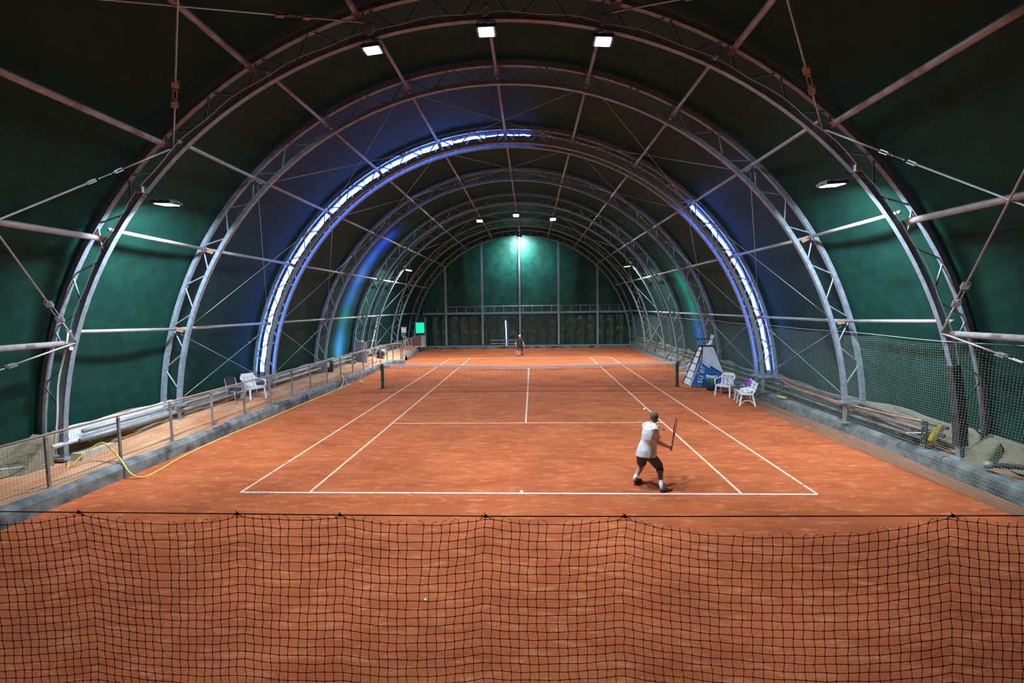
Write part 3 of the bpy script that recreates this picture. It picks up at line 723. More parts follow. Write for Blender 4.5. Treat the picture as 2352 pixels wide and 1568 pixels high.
# ------------------------------------------------------------------ balls
BALL = mat('tennis_ball', (.70, .78, .08), (.80, .85, .20), rough=.9, scale=60)
def tball(p, lab, g=None):
    t = MB().ball((0, 0, 0), .033, 14, 10).build('tennis_ball', BALL, None, True, loc=p); tag(t, lab, 'tennis ball', g)
    MB().strand([(.0335 * math.cos(a), .0335 * math.sin(a) * .8, .0335 * .6 * math.sin(a)) for a in [i * PI / 8 for i in range(17)]], .0012).build('seam', WHITEC, t)
tball(tuple(at(1481, 940, -10.9)), 'yellow tennis ball in the air, left of the near player\'s head')
tball((-2.04, 18.6, .033), 'pale tennis ball on the clay by the end wall, left of the far player')
tball((1.2, 18.6, .033), 'pale tennis ball on the clay by the end wall, right of the far player')
tball((-8.3, 9.45, .033), 'tennis ball lying by the left kerb just beyond the net')
tball((-9.25, -8.6, wz(-9.25, -8.6) + .04), 'yellow tennis ball on the left walkway beyond the nearest railing netting')

# ------------------------------------------------------------------ people
SKIN = mat('skin', (.62, .36, .27), (.55, .30, .22), rough=.6, scale=10)
HAIR = mat('greying_hair', (.10, .065, .045), (.24, .18, .14), rough=.8, scale=60, bump=.4, bscale=120)
SHIRT = mat('white_sports_shirt', (.82, .87, .94), (.74, .80, .88), rough=.85, scale=8, stretch=(1, 1, .35), bump=1.0, bscale=14)
SHORTS = mat('dark_shorts', (.030, .045, .05), (.055, .075, .08), rough=.6, scale=14, bump=.3)
SOCK = mat('white_sock', (.80, .82, .86), (.72, .74, .78), rough=.9, scale=30)
SHOER = mat('red_shoe_part', (.75, .06, .09), (.6, .04, .06), rough=.6)
SHOEB = mat('black_shoe', (.04, .045, .05), (.10, .10, .11), rough=.6)
BRACE = mat('knee_brace', (.012, .013, .02), (.03, .03, .04), rough=.7, c3=(.55, .58, .6), s3=26, t3=(.64, .70))
def solid(mb, name, m, parent, vox=.008, smooth=6):
    o = mb.build(name, m, parent, True)
    r = o.modifiers.new('remesh', 'REMESH'); r.mode = 'VOXEL'; r.voxel_size = vox; r.use_smooth_shade = True
    if smooth:
        s = o.modifiers.new('smooth', 'SMOOTH'); s.iterations = smooth; s.factor = .6
    return o
def hand(b, w, d, up, thumb_side, curl=.5, L=.185, s=1.0):
    """palm, four unequal bent fingers and a thumb; d = direction of the fingers, up = back of the hand"""
    w = Vector(w); d = Vector(d).normalized(); up = Vector(up); up = (up - d * up.dot(d)).normalized(); side = d.cross(up) * thumb_side
    b.loft([(w + d * (-.01), side * .027, up * .02), (w + d * .03 * s, side * .036, up * .018), (w + d * .085 * s, side * .042, up * .015), (w + d * .10 * s, side * .038, up * .011)], 12)
    for i, (o_, ln) in enumerate(((.030, .072), (.011, .080), (-.009, .075), (-.029, .060))):
        p0 = w + side * o_ + d * .090 * s; a = curl; q = [p0]; dd = d
        for k, f in enumerate((.45, .32, .26)):
            ang = a * (k + .6); dd = (d * math.cos(ang) - up * math.sin(ang) + side * (o_ * 1.2)).normalized(); q.append(q[-1] + dd * ln * f)
        b.limb(q, [.0095, .009, .0085, .0075], 8)
    p0 = w + side * .030 + d * .03 * s; b.limb([p0, p0 + (side * .8 + d * .6).normalized() * .035 - up * .008, p0 + (side * .45 + d * .9).normalized() * .065 - up * (.012 + .02 * curl)], [.013, .011, .0085], 8)
def head_mesh(b, c, face, up=Vector((0, 0, 1)), s=1.0):
    face = Vector(face).normalized(); up = (up - face * up.dot(face)).normalized(); sd = face.cross(up)
    R = Matrix((sd, face, up)).transposed()
    b.ball(c, (.076 * s, .095 * s, .108 * s), 18, 14, R)
    b.ball(c + face * .03 * s - up * .055 * s, (.054 * s, .058 * s, .055 * s), 14, 10, R)     # jaw
    b.limb([c + face * .092 * s + up * .012 * s, c + face * .108 * s - up * .02 * s], [.008, .014], 8)   # nose
    b.limb([c + face * .084 * s - up * .052 * s - sd * .018, c + face * .088 * s - up * .052 * s, c + face * .084 * s - up * .052 * s + sd * .018], [.007, .009, .007], 8)
    for e in (-1, 1):
        b.ball(c + sd * e * .078 * s - up * .01 * s - face * .005, (.012, .024, .034), 10, 8, R)
    return R
def racket(lab, butt, throat, tip, normal, wid, frame_m, string_m, grip_m, tape_m=None):
    butt, throat, tip = Vector(butt), Vector(throat), Vector(tip); ax = (tip - throat).normalized(); n = Vector(normal); n = (n - ax * n.dot(ax)).normalized(); sd = ax.cross(n)
    t = thing('tennis_racket', lab, 'racket', None, tuple(butt)); off = Matrix.Translation(-butt)
    Lh = .335; c = throat + ax * (.09 + Lh / 2); a_, b_ = Lh / 2, wid / 2
    ring = [c + ax * a_ * math.cos(u) + sd * b_ * math.sin(u) * (1 + .06 * math.cos(u)) for u in [2 * PI * i / 40 for i in range(41)]]
    m = MB().tube(ring, .0115, 8, False)
    for s in (-1, 1): m.tube([throat, throat + ax * .05 + sd * s * .018, c - ax * a_ * .86 + sd * s * b_ * .52], .0095, 8)
    o = m.build('frame', frame_m, t, True); o.matrix_local = off
    m = MB()
    for i in range(-8, 9):
        y = b_ * i / 9; h = a_ * math.sqrt(max(0, 1 - (y / b_) ** 2)); m.strand([c + sd * y - ax * h, c + sd * y + ax * h], .0022)
    for i in range(-10, 11):
        y = a_ * i / 11; h = b_ * math.sqrt(max(0, 1 - (y / a_) ** 2)); m.strand([c + ax * y - sd * h, c + ax * y + sd * h], .0022)
    o = m.build('strings', string_m, t); o.matrix_local = off
    o = MB().tube([butt, butt + (throat - butt) * .03, throat - (throat - butt) * .12, throat], [.019, .016, .0155, .012], 8).build('grip', grip_m, t, True); o.matrix_local = off
    return t
def shoe(P, d, ln, mA, mB, parent, name='shoe', lift=0):
    """sole, upper, toe"""
    P = Vector(P); d = Vector((d[0], d[1], 0)).normalized(); s = Vector((-d.y, d.x, 0)); u = Vector((0, 0, 1)); P = Vector((P.x, P.y, lift))
    b = MB()
    b.loft([(P + d * x * ln + u * (h / 2 + .006), s * w, u * (h / 2)) for x, w, h in ((-.02, .022, .05), (.06, .034, .085), (.25, .036, .10), (.45, .04, .085), (.68, .048, .062), (.9, .040, .046), (1.0, .018, .03))], 14)
    b.tube([P + d * .2 * ln + u * .05, P + d * .16 * ln + u * .115], [.04, .042], 12)
    o = b.build(name, mA, parent, True)
    b2 = MB().loft([(P + d * x * ln + u * .012, s * w * 1.05, u * .013) for x, w in ((-.03, .024), (.1, .037), (.45, .042), (.7, .05), (.93, .042), (1.02, .02))], 12)
    b2.build('sole', mB, o, True)
    b3 = MB().loft([(P + d * x * ln + u * (h / 2 + .008), s * w * 1.03, u * (h / 2)) for x, w, h in ((.60, .047, .066), (.8, .046, .055), (.97, .03, .04), (1.01, .014, .026))], 12)
    b3.build('toe', mB, o, True)
    return o
V = Vector
# near player, seen from behind, turned to the right for a forehand
t = thing('person', 'tennis player in white shirt and dark shorts seen from behind, racket raised to the right', 'person', None, (2.45, -11.5, 0))
offp = Matrix.Translation((-2.45, 11.5, 0))
nk = at(1498, 971, -11.42); hd = at(1501, 957, -11.36); pel = at(1484, 1041, -11.5)
shL = at(1482, 979, -11.27); shR = at(1504, 986, -11.60)
elR = at(1508, 1014, -11.52); wrR = at(1535, 1025.5, -11.30); hnR = at(1543, 1025, -11.25)
elL = at(1500, 985, -10.98); wrL = at(1514, 978.5, -10.98)
hpL = at(1475, 1045, -11.45); hpR = at(1494, 1046, -11.55)
knL = at(1473, 1070, -11.22); knR = at(1515, 1072, -11.36)
anL = V((2.235, -11.42, .135)); anR = V((2.66, -11.76, .12))
ax = (shR - shL).normalized(); fw = V((0, 0, 1)).cross(ax); fw = V((-ax.y, ax.x, 0)).normalized()
hx = V((1, -.18, 0)).normalized(); hy = V((.18, 1, 0)).normalized()
TR = [(pel + V((0, 0, -.02)), hx, .150, hy, .105), (pel.lerp(nk, .13), hx, .148, hy, .105), (pel.lerp(nk, .30), (hx + ax * .5).normalized(), .138, (hy + fw * .5).normalized(), .098),
      (pel.lerp(nk, .48), ax, .145, fw, .100), (pel.lerp(nk, .66), ax, .160, fw, .108), (pel.lerp(nk, .82), ax, .165, fw, .100), (pel.lerp(nk, .92), ax, .125, fw, .078), (nk, ax, .056, fw, .056)]
body = MB()
body.loft([(pel + V((0, 0, -.09)), hx * .12, hy * .09)] + [(c, a * x, b_ * y) for c, a, x, b_, y in TR], 18)
body.limb([nk - V((0, 0, .03)), hd - V((0, 0, .06))], [.058, .052])
body.limb([shL.lerp(nk, .25), shL, elL.lerp(shL, .5), elL], [.050, .052, .046, .042]); body.limb([elL, elL.lerp(wrL, .35), wrL], [.043, .042, .027])
body.limb([shR.lerp(nk, .25), shR, elR.lerp(shR, .5), elR], [.050, .053, .048, .043]); body.limb([elR, elR.lerp(wrR, .35), wrR], [.045, .044, .029])
body.limb([hpL, hpL.lerp(knL, .5), knL], [.084, .078, .058]); body.limb([knL, knL.lerp(anL, .3), knL.lerp(anL, .7), anL], [.056, .060, .044, .036])
body.limb([hpR, hpR.lerp(knR, .5), knR], [.084, .080, .060]); body.limb([knR, knR.lerp(anR, .3), knR.lerp(anR, .7), anR], [.058, .063, .045, .037])
hand(body, wrL, at(1527, 986, -10.93) - wrL, V((0, -.3, 1)), 1, .25)
gd = (at(1547, 1018, -11.12) - at(1543, 1032, -11.24)).normalized()          # racket grip direction
hand(body, wrR, at(1545, 1026, -11.22) - wrR, V((0, -1, .2)), 1, 1.15)
face = V((-.30, 1, .02)); Rh = head_mesh(body, hd, face)
solid(body, 'body', SKIN, t, .0075, 4).matrix_local = offp
hb = MB(); f_ = face.normalized(); hb.ball(hd - f_ * .016 + V((0, 0, .014)), (.084, .095, .103), 20, 16, Rh); hb.ball(hd - f_ * .04 - V((0, 0, .045)), (.068, .062, .058), 16, 12, Rh)
solid(hb, 'hair', HAIR, t, .007, 3).matrix_local = offp
sb = MB()
sb.loft([(c + V((0, 0, 0 if k else -.025)), a * (x * (1.27 if k == 0 else 1.17 if k < 6 else 1.06) + .012), b_ * (y * (1.48 if k == 0 else 1.34 if k == 1 else 1.22 if k < 6 else 1.08) + .010)) for k, (c, a, x, b_, y) in enumerate(TR[:7])] + [(nk + V((0, 0, .0)), ax * .070, fw * .068)], 24)
for s_, e_ in ((shL, elL), (shR, elR)):
    sb.limb([s_.lerp(nk, .42) + V((0, 0, .01)), s_, s_.lerp(e_, .3)], [.064, .071, .072], 16)
    sb.tube([s_.lerp(e_, .05), s_.lerp(e_, .35), s_.lerp(e_, .66)], [.072, .074, .079], 16)
solid(sb, 'shirt', SHIRT, t, .008, 5).matrix_local = offp
cuff = MB().tube([shR.lerp(elR, .61), shR.lerp(elR, .68)], [.0855, .0865], 18, False)
cuff.build('sleeve_trim', mat('coral_trim', (.9, .28, .2), (.8, .2, .15), rough=.8), t, True).matrix_local = offp
pb = MB()
pb.loft([(pel + V((0, 0, -.12)), V((.13, 0, 0)), V((0, .12, 0))), (pel + V((0, 0, -.05)), V((.168, -.02, 0)), V((.02, .13, 0))), (pel + V((0, 0, .03)), V((.158, -.03, 0)), V((.02, .116, 0)))], 20)
for h_, k_, f2 in ((hpL, knL, .72), (hpR, knR, .90)): pb.ball(h_ - V((0, -.01, .025)), .092, 16, 12); pb.tube([h_, h_.lerp(k_, .25), h_.lerp(k_, .5), h_.lerp(k_, f2)], [.096, .105, .100, .093], 16)
solid(pb, 'shorts', SHORTS, t, .008, 4).matrix_local = offp
kb = MB().tube([knR.lerp(hpR, .16), knR, knR.lerp(anR, .12), knR.lerp(anR, .30)], [.078, .074, .072, .069], 14)
solid(kb, 'knee_brace', BRACE, t, .008, 2).matrix_local = offp
for an_, kn_ in ((anL, knL), (anR, knR)):
    MB().tube([an_ - (kn_ - an_) * .18, an_, an_.lerp(kn_, .20)], [.031, .037, .044], 14).build('sock', SOCK, t, True).matrix_local = offp
for P_, d_, lf in (((2.235, -11.46, 0), (.55, .8), .012), ((2.63, -11.82, 0), (.95, .55), 0)):
    o = shoe(P_, d_, .29, SHOEB, SHOER, t, lift=lf); o.matrix_local = offp
gb = at(1541.5, 1034, -11.25); th = at(1546.5, 1017, -11.14); tp = at(1551, 978, -11.0)
gd = (tp - gb).normalized()
racket('orange-strung black racket held upright by the near player', gb, gb + gd * .24, tp, V((1, -.42, 0)), .25,
       mat('racket_black', (.02, .022, .03), (.05, .055, .07), rough=.35), mat('orange_string', (.95, .22, .08), (.9, .2, .06), rough=.6), BLACK)

# far player facing the camera
t = thing('person', 'far tennis player in white cap and black clothes, racket hanging low', 'person', None, (-.72, 13.1, 0)); offp = Matrix.Translation((.72, -13.1, 0))
FS = mat('black_shirt', (.02, .022, .028), (.06, .065, .075), rough=.8, scale=9, c3=(.22, .24, .28), s3=11, t3=(.6, .7)); FP = mat('black_leggings', (.012, .012, .016), (.03, .03, .035), rough=.8)
hd = V((-.71, 13.02, 1.40)); nk = V((-.72, 13.08, 1.245)); pel = V((-.735, 13.16, .80)); ax = V((1, 0, 0)); fw = V((0, 1, 0))
sA, sB = V((-.885, 13.1, 1.185)), V((-.555, 13.1, 1.195)); eA, eB = V((-1.005, 13.06, .96)), V((-.475, 13.08, .97)); wA, wB = V((-.97, 12.88, .76)), V((-.395, 12.96, .775))
hA, hB = V((-.82, 13.16, .76)), V((-.65, 13.16, .76)); kA, kB = V((-.835, 12.98, .44)), V((-.56, 13.10, .44)); aA, aB = V((-.83, 13.08, .10)), V((-.55, 13.42, .17))
body = MB(); body.loft([(pel - V((0, 0, .08)), ax * .13, fw * .1), (pel, ax * .15, fw * .11), (pel.lerp(nk, .4), ax * .12, fw * .09), (pel.lerp(nk, .75), ax * .155, fw * .1), (nk, ax * .06, fw * .055)], 16)
body.limb([nk - V((0, 0, .03)), hd - V((0, 0, .06))], [.052, .048])
for s_, e_, w_ in ((sA, eA, wA), (sB, eB, wB)): body.limb([s_, s_.lerp(e_, .5), e_], [.054, .044, .037]); body.limb([e_, e_.lerp(w_, .35), w_], [.038, .036, .025])
for h_, k_, a_ in ((hA, kA, aA), (hB, kB, aB)): body.limb([h_, h_.lerp(k_, .5), k_], [.088, .074, .053]); body.limb([k_, k_.lerp(a_, .3), a_], [.052, .055, .034])
hand(body, wA, V((.05, -.1, -.25)), V((-1, 0, 0)), -1, .9); hand(body, wB, V((.12, -.05, -.25)), V((1, 0, 0)), 1, .3)
Rh = head_mesh(body, hd, V((0, -1, -.1)))
solid(body, 'body', SKIN, t, .009, 3).matrix_local = offp
sb = MB().loft([(pel + V((0, 0, .0)), ax * .165, fw * .125), (pel.lerp(nk, .4), ax * .150, fw * .115), (pel.lerp(nk, .75), ax * .182, fw * .12), (pel.lerp(nk, .93), ax * .13, fw * .09), (nk, ax * .065, fw * .062)], 20)
for s_, e_ in ((sA, eA), (sB, eB)): sb.tube([s_.lerp(nk, .35), s_, s_.lerp(e_, .6)], [.068, .074, .070], 14)
solid(sb, 'shirt', FS, t, .01, 3).matrix_local = offp
pb = MB().loft([(pel - V((0, 0, .11)), ax * .13, fw * .11), (pel - V((0, 0, .03)), ax * .162, fw * .12), (pel + V((0, 0, .04)), ax * .155, fw * .115)], 18)
for h_, k_, a_, f3 in ((hA, kA, aA, .02), (hB, kB, aB, .25)): pb.tube([h_, h_.lerp(k_, .5), k_, k_.lerp(a_, f3 + .05)], [.10, .086, .066, .064], 14)
solid(pb, 'leggings', FP, t, .01, 3).matrix_local = offp
cb = MB().ball(hd + V((0, .005, .035)), (.092, .108, .088), 18, 12); cb.loft([(hd + V((0, -.07, .035)), V((.075, 0, 0)), V((0, .0, .012))), (hd + V((0, -.17, .022)), V((.05, 0, 0)), V((0, 0, .008)))], 12)
solid(cb, 'cap', mat('white_cap', (.75, .78, .74), (.65, .68, .62), rough=.8), t, .009, 2).matrix_local = offp
eb = MB()
for s in (-1, 1): eb.ball(hd + V((s * .03, -.092, .012)), .011, 8, 6)
eb.build('eyes', BLACK, t, True).matrix_local = offp
for P_, d_, lf in (((-.83, 13.14, 0), (0, -1), 0), ((-.56, 13.46, 0), (.35, -1), .05)): shoe(P_, d_, .27, SHOEB, DGREEN, t, lift=lf).matrix_local = offp
racket('pink-strung racket hanging down from the far player\'s hand', (-.96, 12.80, .70), (-.885, 12.75, .50), (-.80, 12.72, .13), V((.1, -1, 0)), .25,
       mat('racket_grey', (.4, .3, .32), (.6, .5, .5), rough=.4), mat('pink_string', (.85, .50, .46), (.75, .4, .38), rough=.6), BLACK)

# ------------------------------------------------------------------ plastic chairs
def plastic_chair(lab, loc, rz, m=WHITEP, name='plastic_chair', slats=True):
    """monobloc garden armchair; front looks along -y of its own frame"""
    t = thing(name, lab, 'chair', 'white plastic garden chairs', loc, rz)
    s = MB(); s.grid([[(x, y, .42 + .03 * (y / .44) * -1 + .015 * abs(x / .24) ** 2) for x in (-.25, -.15, 0, .15, .25)] for y in (-.24, -.26 + .06, 0, .2)])
    s.grid([[(x, y, .395 + .03 * (y / .44) * -1) for x in (-.25, 0, .25)][::-1] for y in (-.24, 0, .2)])
    s.bar((-.26, -.24, .405), (.26, -.24, .405), .03, .07); s.bar((-.25, -.24, .41), (-.25, .2, .39), .02, .06); s.bar((.25, -.24, .41), (.25, .2, .39), .02, .06)
    s.build('seat', m, t)
    b = MB(); bt = lambda x, z: (x, .2 + (z - .4) * .32 - .03 * (1 - (x / .24) ** 2) * 0, z)
    def hb(x): return .86 - .10 * (abs(x) / .26) ** 2.5
    for zz in [.44 + i * .075 for i in range(5)]:
        for (a, c) in ((-.21, -.08), (-.06, .06), (.08, .21)): pass
    for x in (-.23, -.075, .075, .23): b.bar(bt(x * .9, .40), bt(x, hb(x)), .035 if abs(x) > .2 else .03, .018, (0, 1, 0))
    for i in range(6):
        z = .46 + i * .075; wd = .22
        b.bar(bt(-wd, z), bt(wd, z), .018, .045 if slats else .07, (0, -.3, 1))
    b.grid([[V(bt(x, hb(x))) + V((0, 0, .0)), V(bt(x, hb(x) - .07))] for x in [-.26 + .04 * i for i in range(14)]])
    b.grid([[V(bt(x, hb(x) - .07)) + V((0, .02, 0)), V(bt(x, hb(x))) + V((0, .02, 0))] for x in [-.26 + .04 * i for i in range(14)]])
    b.build('backrest', m, t)
    for s_ in (-1, 1):
        a = MB(); P = arc_pts([(s_ * .25, .30, .70), (s_ * .29, .12, .66), (s_ * .30, -.10, .65), (s_ * .30, -.22, .62), (s_ * .29, -.25, .52), (s_ * .27, -.23, .42)], 4)
        for i in range(len(P) - 1): a.bar(P[i], P[i + 1], .055 if i < 14 else .04, .022, (0, 0, 1) if i < 12 else (0, -1, 0))
        a.build('armrest', m, t)
        for y0, y1 in ((-.22, -.27), (.2, .33)):
            l = MB(); l.bar((s_ * .25, y0, .42), (s_ * .275, y1, 0), .055, .022, (s_ * .6, -1, 0)); l.bar((s_ * .255, y0, .42), (s_ * .285, y1, 0), .022, .05, (s_ * .6, -1, 0)); l.build('leg', m, t)
    return t
plastic_chair('white plastic garden chair between the bin and the bench, right of the court', (7.62, -2.15, .0), math.radians(-42))
plastic_chair('white plastic garden chair holding pale cloth, between net post and umpire chair', (7.20, 1.05, .0), math.radians(-55))
plastic_chair('white plastic armchair on the left walkway by the lit arch', (-9.45, -4.75, wz(-9.45, -4.75)), math.radians(62), slats=False)
b = MB(); b.loft([((-.1, .1, .44), (.2, 0, 0), (0, .2, 0)), ((-.1, .1, .52), (.21, .03, 0), (0, .22, 0)), ((-.08, .14, .62), (.16, 0, .03), (0, .16, 0)), ((-.06, .2, .70), (.06, 0, 0), (0, .06, 0))], 16)
o = b.build('folded_cloth', mat('patterned_cloth', (.6, .68, .72), (.75, .8, .84), rough=.85, scale=16, c3=(.10, .14, .18), s3=9, t3=(.55, .62), bump=.6), None, True, loc=(7.25, 1.0, .01))
o.rotation_euler = (0, 0, -1.6); tag(o, 'grey and white cloth heaped on the chair by the net post', 'cloth')
# black chair with thin metal legs
gz = wz(-9.5, -5.6)
t = thing('office_chair', 'black padded chair with thin metal legs behind the left railing', 'chair', None, (-9.55, -5.55, gz), math.radians(72))
MB().loft([((0, 0, .43), (.21, 0, 0), (0, .2, 0)), ((0, 0, .46), (.22, 0, 0), (0, .21, 0)), ((0, 0, .485), (.19, 0, 0), (0, .18, 0))], 16).build('seat', BLACK, t, True)
MB().hexa([(-.19, .2, .56), (.19, .2, .56), (.19, .235, .56), (-.19, .235, .56), (-.20, .28, .86), (.20, .28, .86), (.20, .32, .86), (-.20, .32, .86)]).build('backrest', BLACK, t)
for s in (-1, 1):
    MB().tube([(s * .2, -.2, 0), (s * .2, -.16, .43), (s * .2, .18, .43)], .011, 6).build('leg', CABLE, t, True)
    MB().tube([(s * .2, .22, 0), (s * .2, .16, .43), (s * .19, .27, .82)], .011, 6).build('leg', CABLE, t, True)

# ------------------------------------------------------------------ umpire chair with banner
UX, UY = 7.78, .40
t = thing('umpire_chair', 'tall dark-framed umpire chair with grey seat, hung with white sheeting', 'umpire chair', None, (UX, UY, 0), 0)
F = DGREEN
for sx in (-1, 1):
    for sy in (-1, 1):
        MB().bar((sx * .82, sy * .50, 0), (sx * .22, sy * .24, 1.70), .045, .045, (0, 1, 0)).build('leg', BLACK, t)
m = MB()
for z in (.3, .62, .94, 1.24, 1.5):
    f = 1 - z / 1.70; x = .22 + .60 * f; y = .24 + .26 * f; m.bar((-x, -y, z), (-x, y, z), .03, .03)
m.build('ladder_rungs', BLACK, t)
m = MB(); m.box((0, 0, 1.71), (.55, .52, .04)); m.build('platform', BLACK, t)
SEATG = mat('grey_seat', (.36, .38, .38), (.5, .52, .52), rough=.5)
m = MB(); m.grid([[(-.24, y, 1.76), (-.1, y, 1.74), (.08, y, 1.75), (.17, y, 1.81), (.22, y, 1.96), (.27, y, 2.18)] for y in (-.2, -.1, 0, .1, .2)])
m.grid([[(-.24, y, 1.73), (-.1, y, 1.71), (.08, y, 1.72), (.20, y, 1.79), (.25, y, 1.96), (.30, y, 2.18)][::-1] for y in (-.2, -.1, 0, .1, .2)])
m.build('seat_shell', SEATG, t, True)
m = MB(); m.tube([(.26, -.24, 2.00), (-.1, -.26, 2.02), (-.36, -.24, 2.00)], .014, 6); m.tube([(.26, .24, 2.00), (-.1, .26, 2.02), (-.36, .24, 2.00)], .014, 6)
m.tube([(-.3, -.24, 2.00), (-.12, -.24, 1.74)], .012, 6); m.tube([(-.3, .24, 2.00), (-.12, .24, 1.74)], .012, 6)
m.build('armrests', BLACK, t, True)
MB().box((-.42, 0, 2.02), (.26, .5, .025)).build('writing_desk', BLACK, t)
SHEET = mat('white_sheeting', (.60, .68, .72), (.72, .78, .80), rough=.6, scale=4, bump=.3)
m = MB(); m.grid([[(-.80 + .58 * z, -.50 + .25 * z - .01, z * 1.66 + .03), (.0, -.53 + .25 * z - .02, z * 1.66 + .03), (.80 - .58 * z, -.50 + .25 * z - .01, z * 1.66 + .03)] for z in (0, .25, .5, .75, 1)])
m.grid([[(-.81 + .60 * z, .47 - .22 * z, z * 1.66 + .03), (-.82 + .60 * z, 0, z * 1.66 + .03), (-.81 + .60 * z, -.47 + .22 * z, z * 1.66 + .03)] for z in (0, .25, .5, .75, 1)])
m.build('sheeting', SHEET, t, True)
# blue triangular banner leaning on the near side
BLUE = mat('blue_banner', (.012, .10, .34), (.02, .15, .42), rough=.45, scale=2, c3=(.25, .26, .34), s3=.8, t3=(.66, .85))
NAVY = mat('navy_stripe', (.02, .02, .16), (.03, .03, .2), rough=.5)
bn = thing('banner', 'blue triangular banner with pale lettering on the near side of the umpire chair', 'banner', None, (6.95, -.20, 0))
BA, BB, BC, BD = V((0, -.04, .02)), V((.79, -.12, .02)), V((.22, .16, 1.40)), V((.30, .06, .0))
A0, B0, C0, E0 = V((0, 0, .02)), V((.72, -.14, .02)), V((.42, .20, 1.28)), V((1.36, .05, .55))
# panel corners measured off the photo: lower left, lower right, top, right wing
Pm = lambda x, y, Y: at(x, y, Y) - V((6.95, -.20, 0))
c1, c2, c3_, c4, c5 = Pm(1586, 888, -.2), Pm(1625, 889, -.25), Pm(1610, 826, .05), Pm(1663, 858, -.1), Pm(1664, 886, -.25)
th = V((0, .02, 0))
def prism(P, d):
    m = MB(); n = len(P); m.v = [tuple(p) for p in P] + [tuple(p + d) for p in P]
    m.f = [tuple(range(n)), tuple(range(2 * n - 1, n - 1, -1))] + [(i, i + n, (i + 1) % n + n, (i + 1) % n) for i in range(n)]; return m
prism([c1, c5, c4, c3_], th).build('panel', BLUE, bn)
prism([c3_ + V((0, -.012, 0)), c4 + V((0, -.012, 0)), c4 + V((0, -.012, -.06)), c3_ + V((0, -.012, -.06))], th).build('stripe', NAVY, bn)
tp_ = Pm(1613, 801, .08)
prism([c3_ + V((-.0, -.01, 0)), c3_ + V((.045, -.01, 0)), tp_ + V((.035, 0, 0)), tp_], th).build('stripe', NAVY, bn)
prism([c3_, c4, Pm(1640, 800, .1), tp_], th * .5).build('white_panel', SHEET, bn)
prism([Pm(1584, 889, -.2), c1, c3_, Pm(1608, 822, .05)], th * 1.3).build('edge', GALV, bn)
p0, p1 = Pm(1611.5, 881.5, -.29), Pm(1621.5, 833, -.12)
ux = (p1 - p0).normalized(); nrm = (c5 - c1).cross(c3_ - c1).normalized(); nrm = nrm if nrm.y < 0 else -nrm; ux = (ux - nrm * ux.dot(nrm)).normalized(); uy = nrm.cross(ux)
text_mesh('su\u2019er', .40, mat('pale_lettering', (.68, .74, .82), (.74, .8, .86), rough=.5), 'lettering', bn,
          Matrix(((ux.x, uy.x, nrm.x, p0.x + nrm.x * .008), (ux.y, uy.y, nrm.y, p0.y + nrm.y * .008), (ux.z, uy.z, nrm.z, p0.z + nrm.z * .02), (0, 0, 0, 1))))
# bins
def bin_(lab, loc, r, h, m_, bag, rz=0):
    t = thing('waste_bin', lab, 'bin', None, loc, rz)
    MB().tube([(0, 0, 0), (0, 0, h)], [r * .88, r], 24, True).build('body', m_, t, True)
    MB().tube([(0, 0, h - .10), (0, 0, h + .01), (0, 0, h + .02)], [r * 1.03, r * 1.05, r * .9], 24, False).build('bag', bag, t, True)
    return t
bin_('dark green waste bin with clear bag in front of the blue banner', (7.55, -.98, 0), .21, .62, TGREEN, TBAG)
bt_ = bin_('black waste bin with green bag and white notice on the left walkway', (-9.62, 1.85, wz(-9.6, 1.85)), .20, .66, BLACK, mat('green_bag', (.15, .45, .12), (.2, .6, .2), rough=.3))
MB().box((.02, -.205, .36), (.16, .012, .24), Matrix.Rotation(.25, 3, 'Y')).build('notice', WHITEP, bt_)

# ------------------------------------------------------------------ bench and bags
t = thing('bench', 'white plastic slatted bench heaped with sports bags right of the court', 'bench', None, (7.72, -3.65, 0), math.radians(-103))
# local: x along the bench, -y front
for y in (-.2, -.1, 0, .1): MB().bar((-.6, y, .42), (.6, y, .42), .085, .025).build('seat_slat', WHITEP, t)
for z, y in ((.55, .2), (.66, .235), (.77, .27)): MB().bar((-.62, y, z), (.62, y, z), .02, .09, (0, .3, 1)).build('back_slat', WHITEP, t)
IV = mat('ivory_plastic', (.70, .68, .52), (.78, .76, .62), rough=.4)
for x in (-.52, 0, .52):
    for y0, y1 in ((-.2, -.26), (.14, .24)): MB().bar((x, y0, .41), (x, y1, 0), .05, .04, (1, 0, 0)).build('leg', WHITEP, t)
    MB().bar((x, .14, .40), (x, .29, .82), .04, .03, (1, 0, 0)).build('back_support', WHITEP, t)
    MB().tube(arc_pts([(x, -.25, .03), (x, -.12, .17), (x, 0, .2), (x, .12, .17), (x, .23, .03)], 5), .016, 6).build('arched_brace', IV, t, True)
def heap(name, lab, cat, c, r, m_, seed, n=18):
    b = MB(); rnd = random.Random(seed)
    for i in range(n):
        p = V((rnd.uniform(-1, 1) * r[0], rnd.uniform(-1, 1) * r[1], rnd.uniform(0, 1) * r[2])); b.ball(p, (rnd.uniform(.04, .09), rnd.uniform(.04, .09), rnd.uniform(.03, .06)), 10, 7)
    b.box((0, 0, r[2] * .35), (r[0] * 2, r[1] * 2, r[2] * .8))
    o = solid(b, name, m_, None, .012, 4); o.location = c; tag(o, lab, cat); return o
heap('sports_bag', 'black and white patterned sports bag on the left end of the bench', 'bag', (7.78, -3.14, .45), (.16, .2, .12),
     mat('patterned_bag', (.02, .025, .04), (.05, .06, .09), rough=.6, c3=(.65, .7, .75), s3=15, t3=(.57, .62)), 3)
heap('towel', 'purple towel draped over the back of the bench', 'towel', (8.00, -3.33, .62), (.05, .13, .18), mat('purple_towel', (.30, .05, .42), (.40, .09, .52), rough=.9, scale=20), 5, 14)
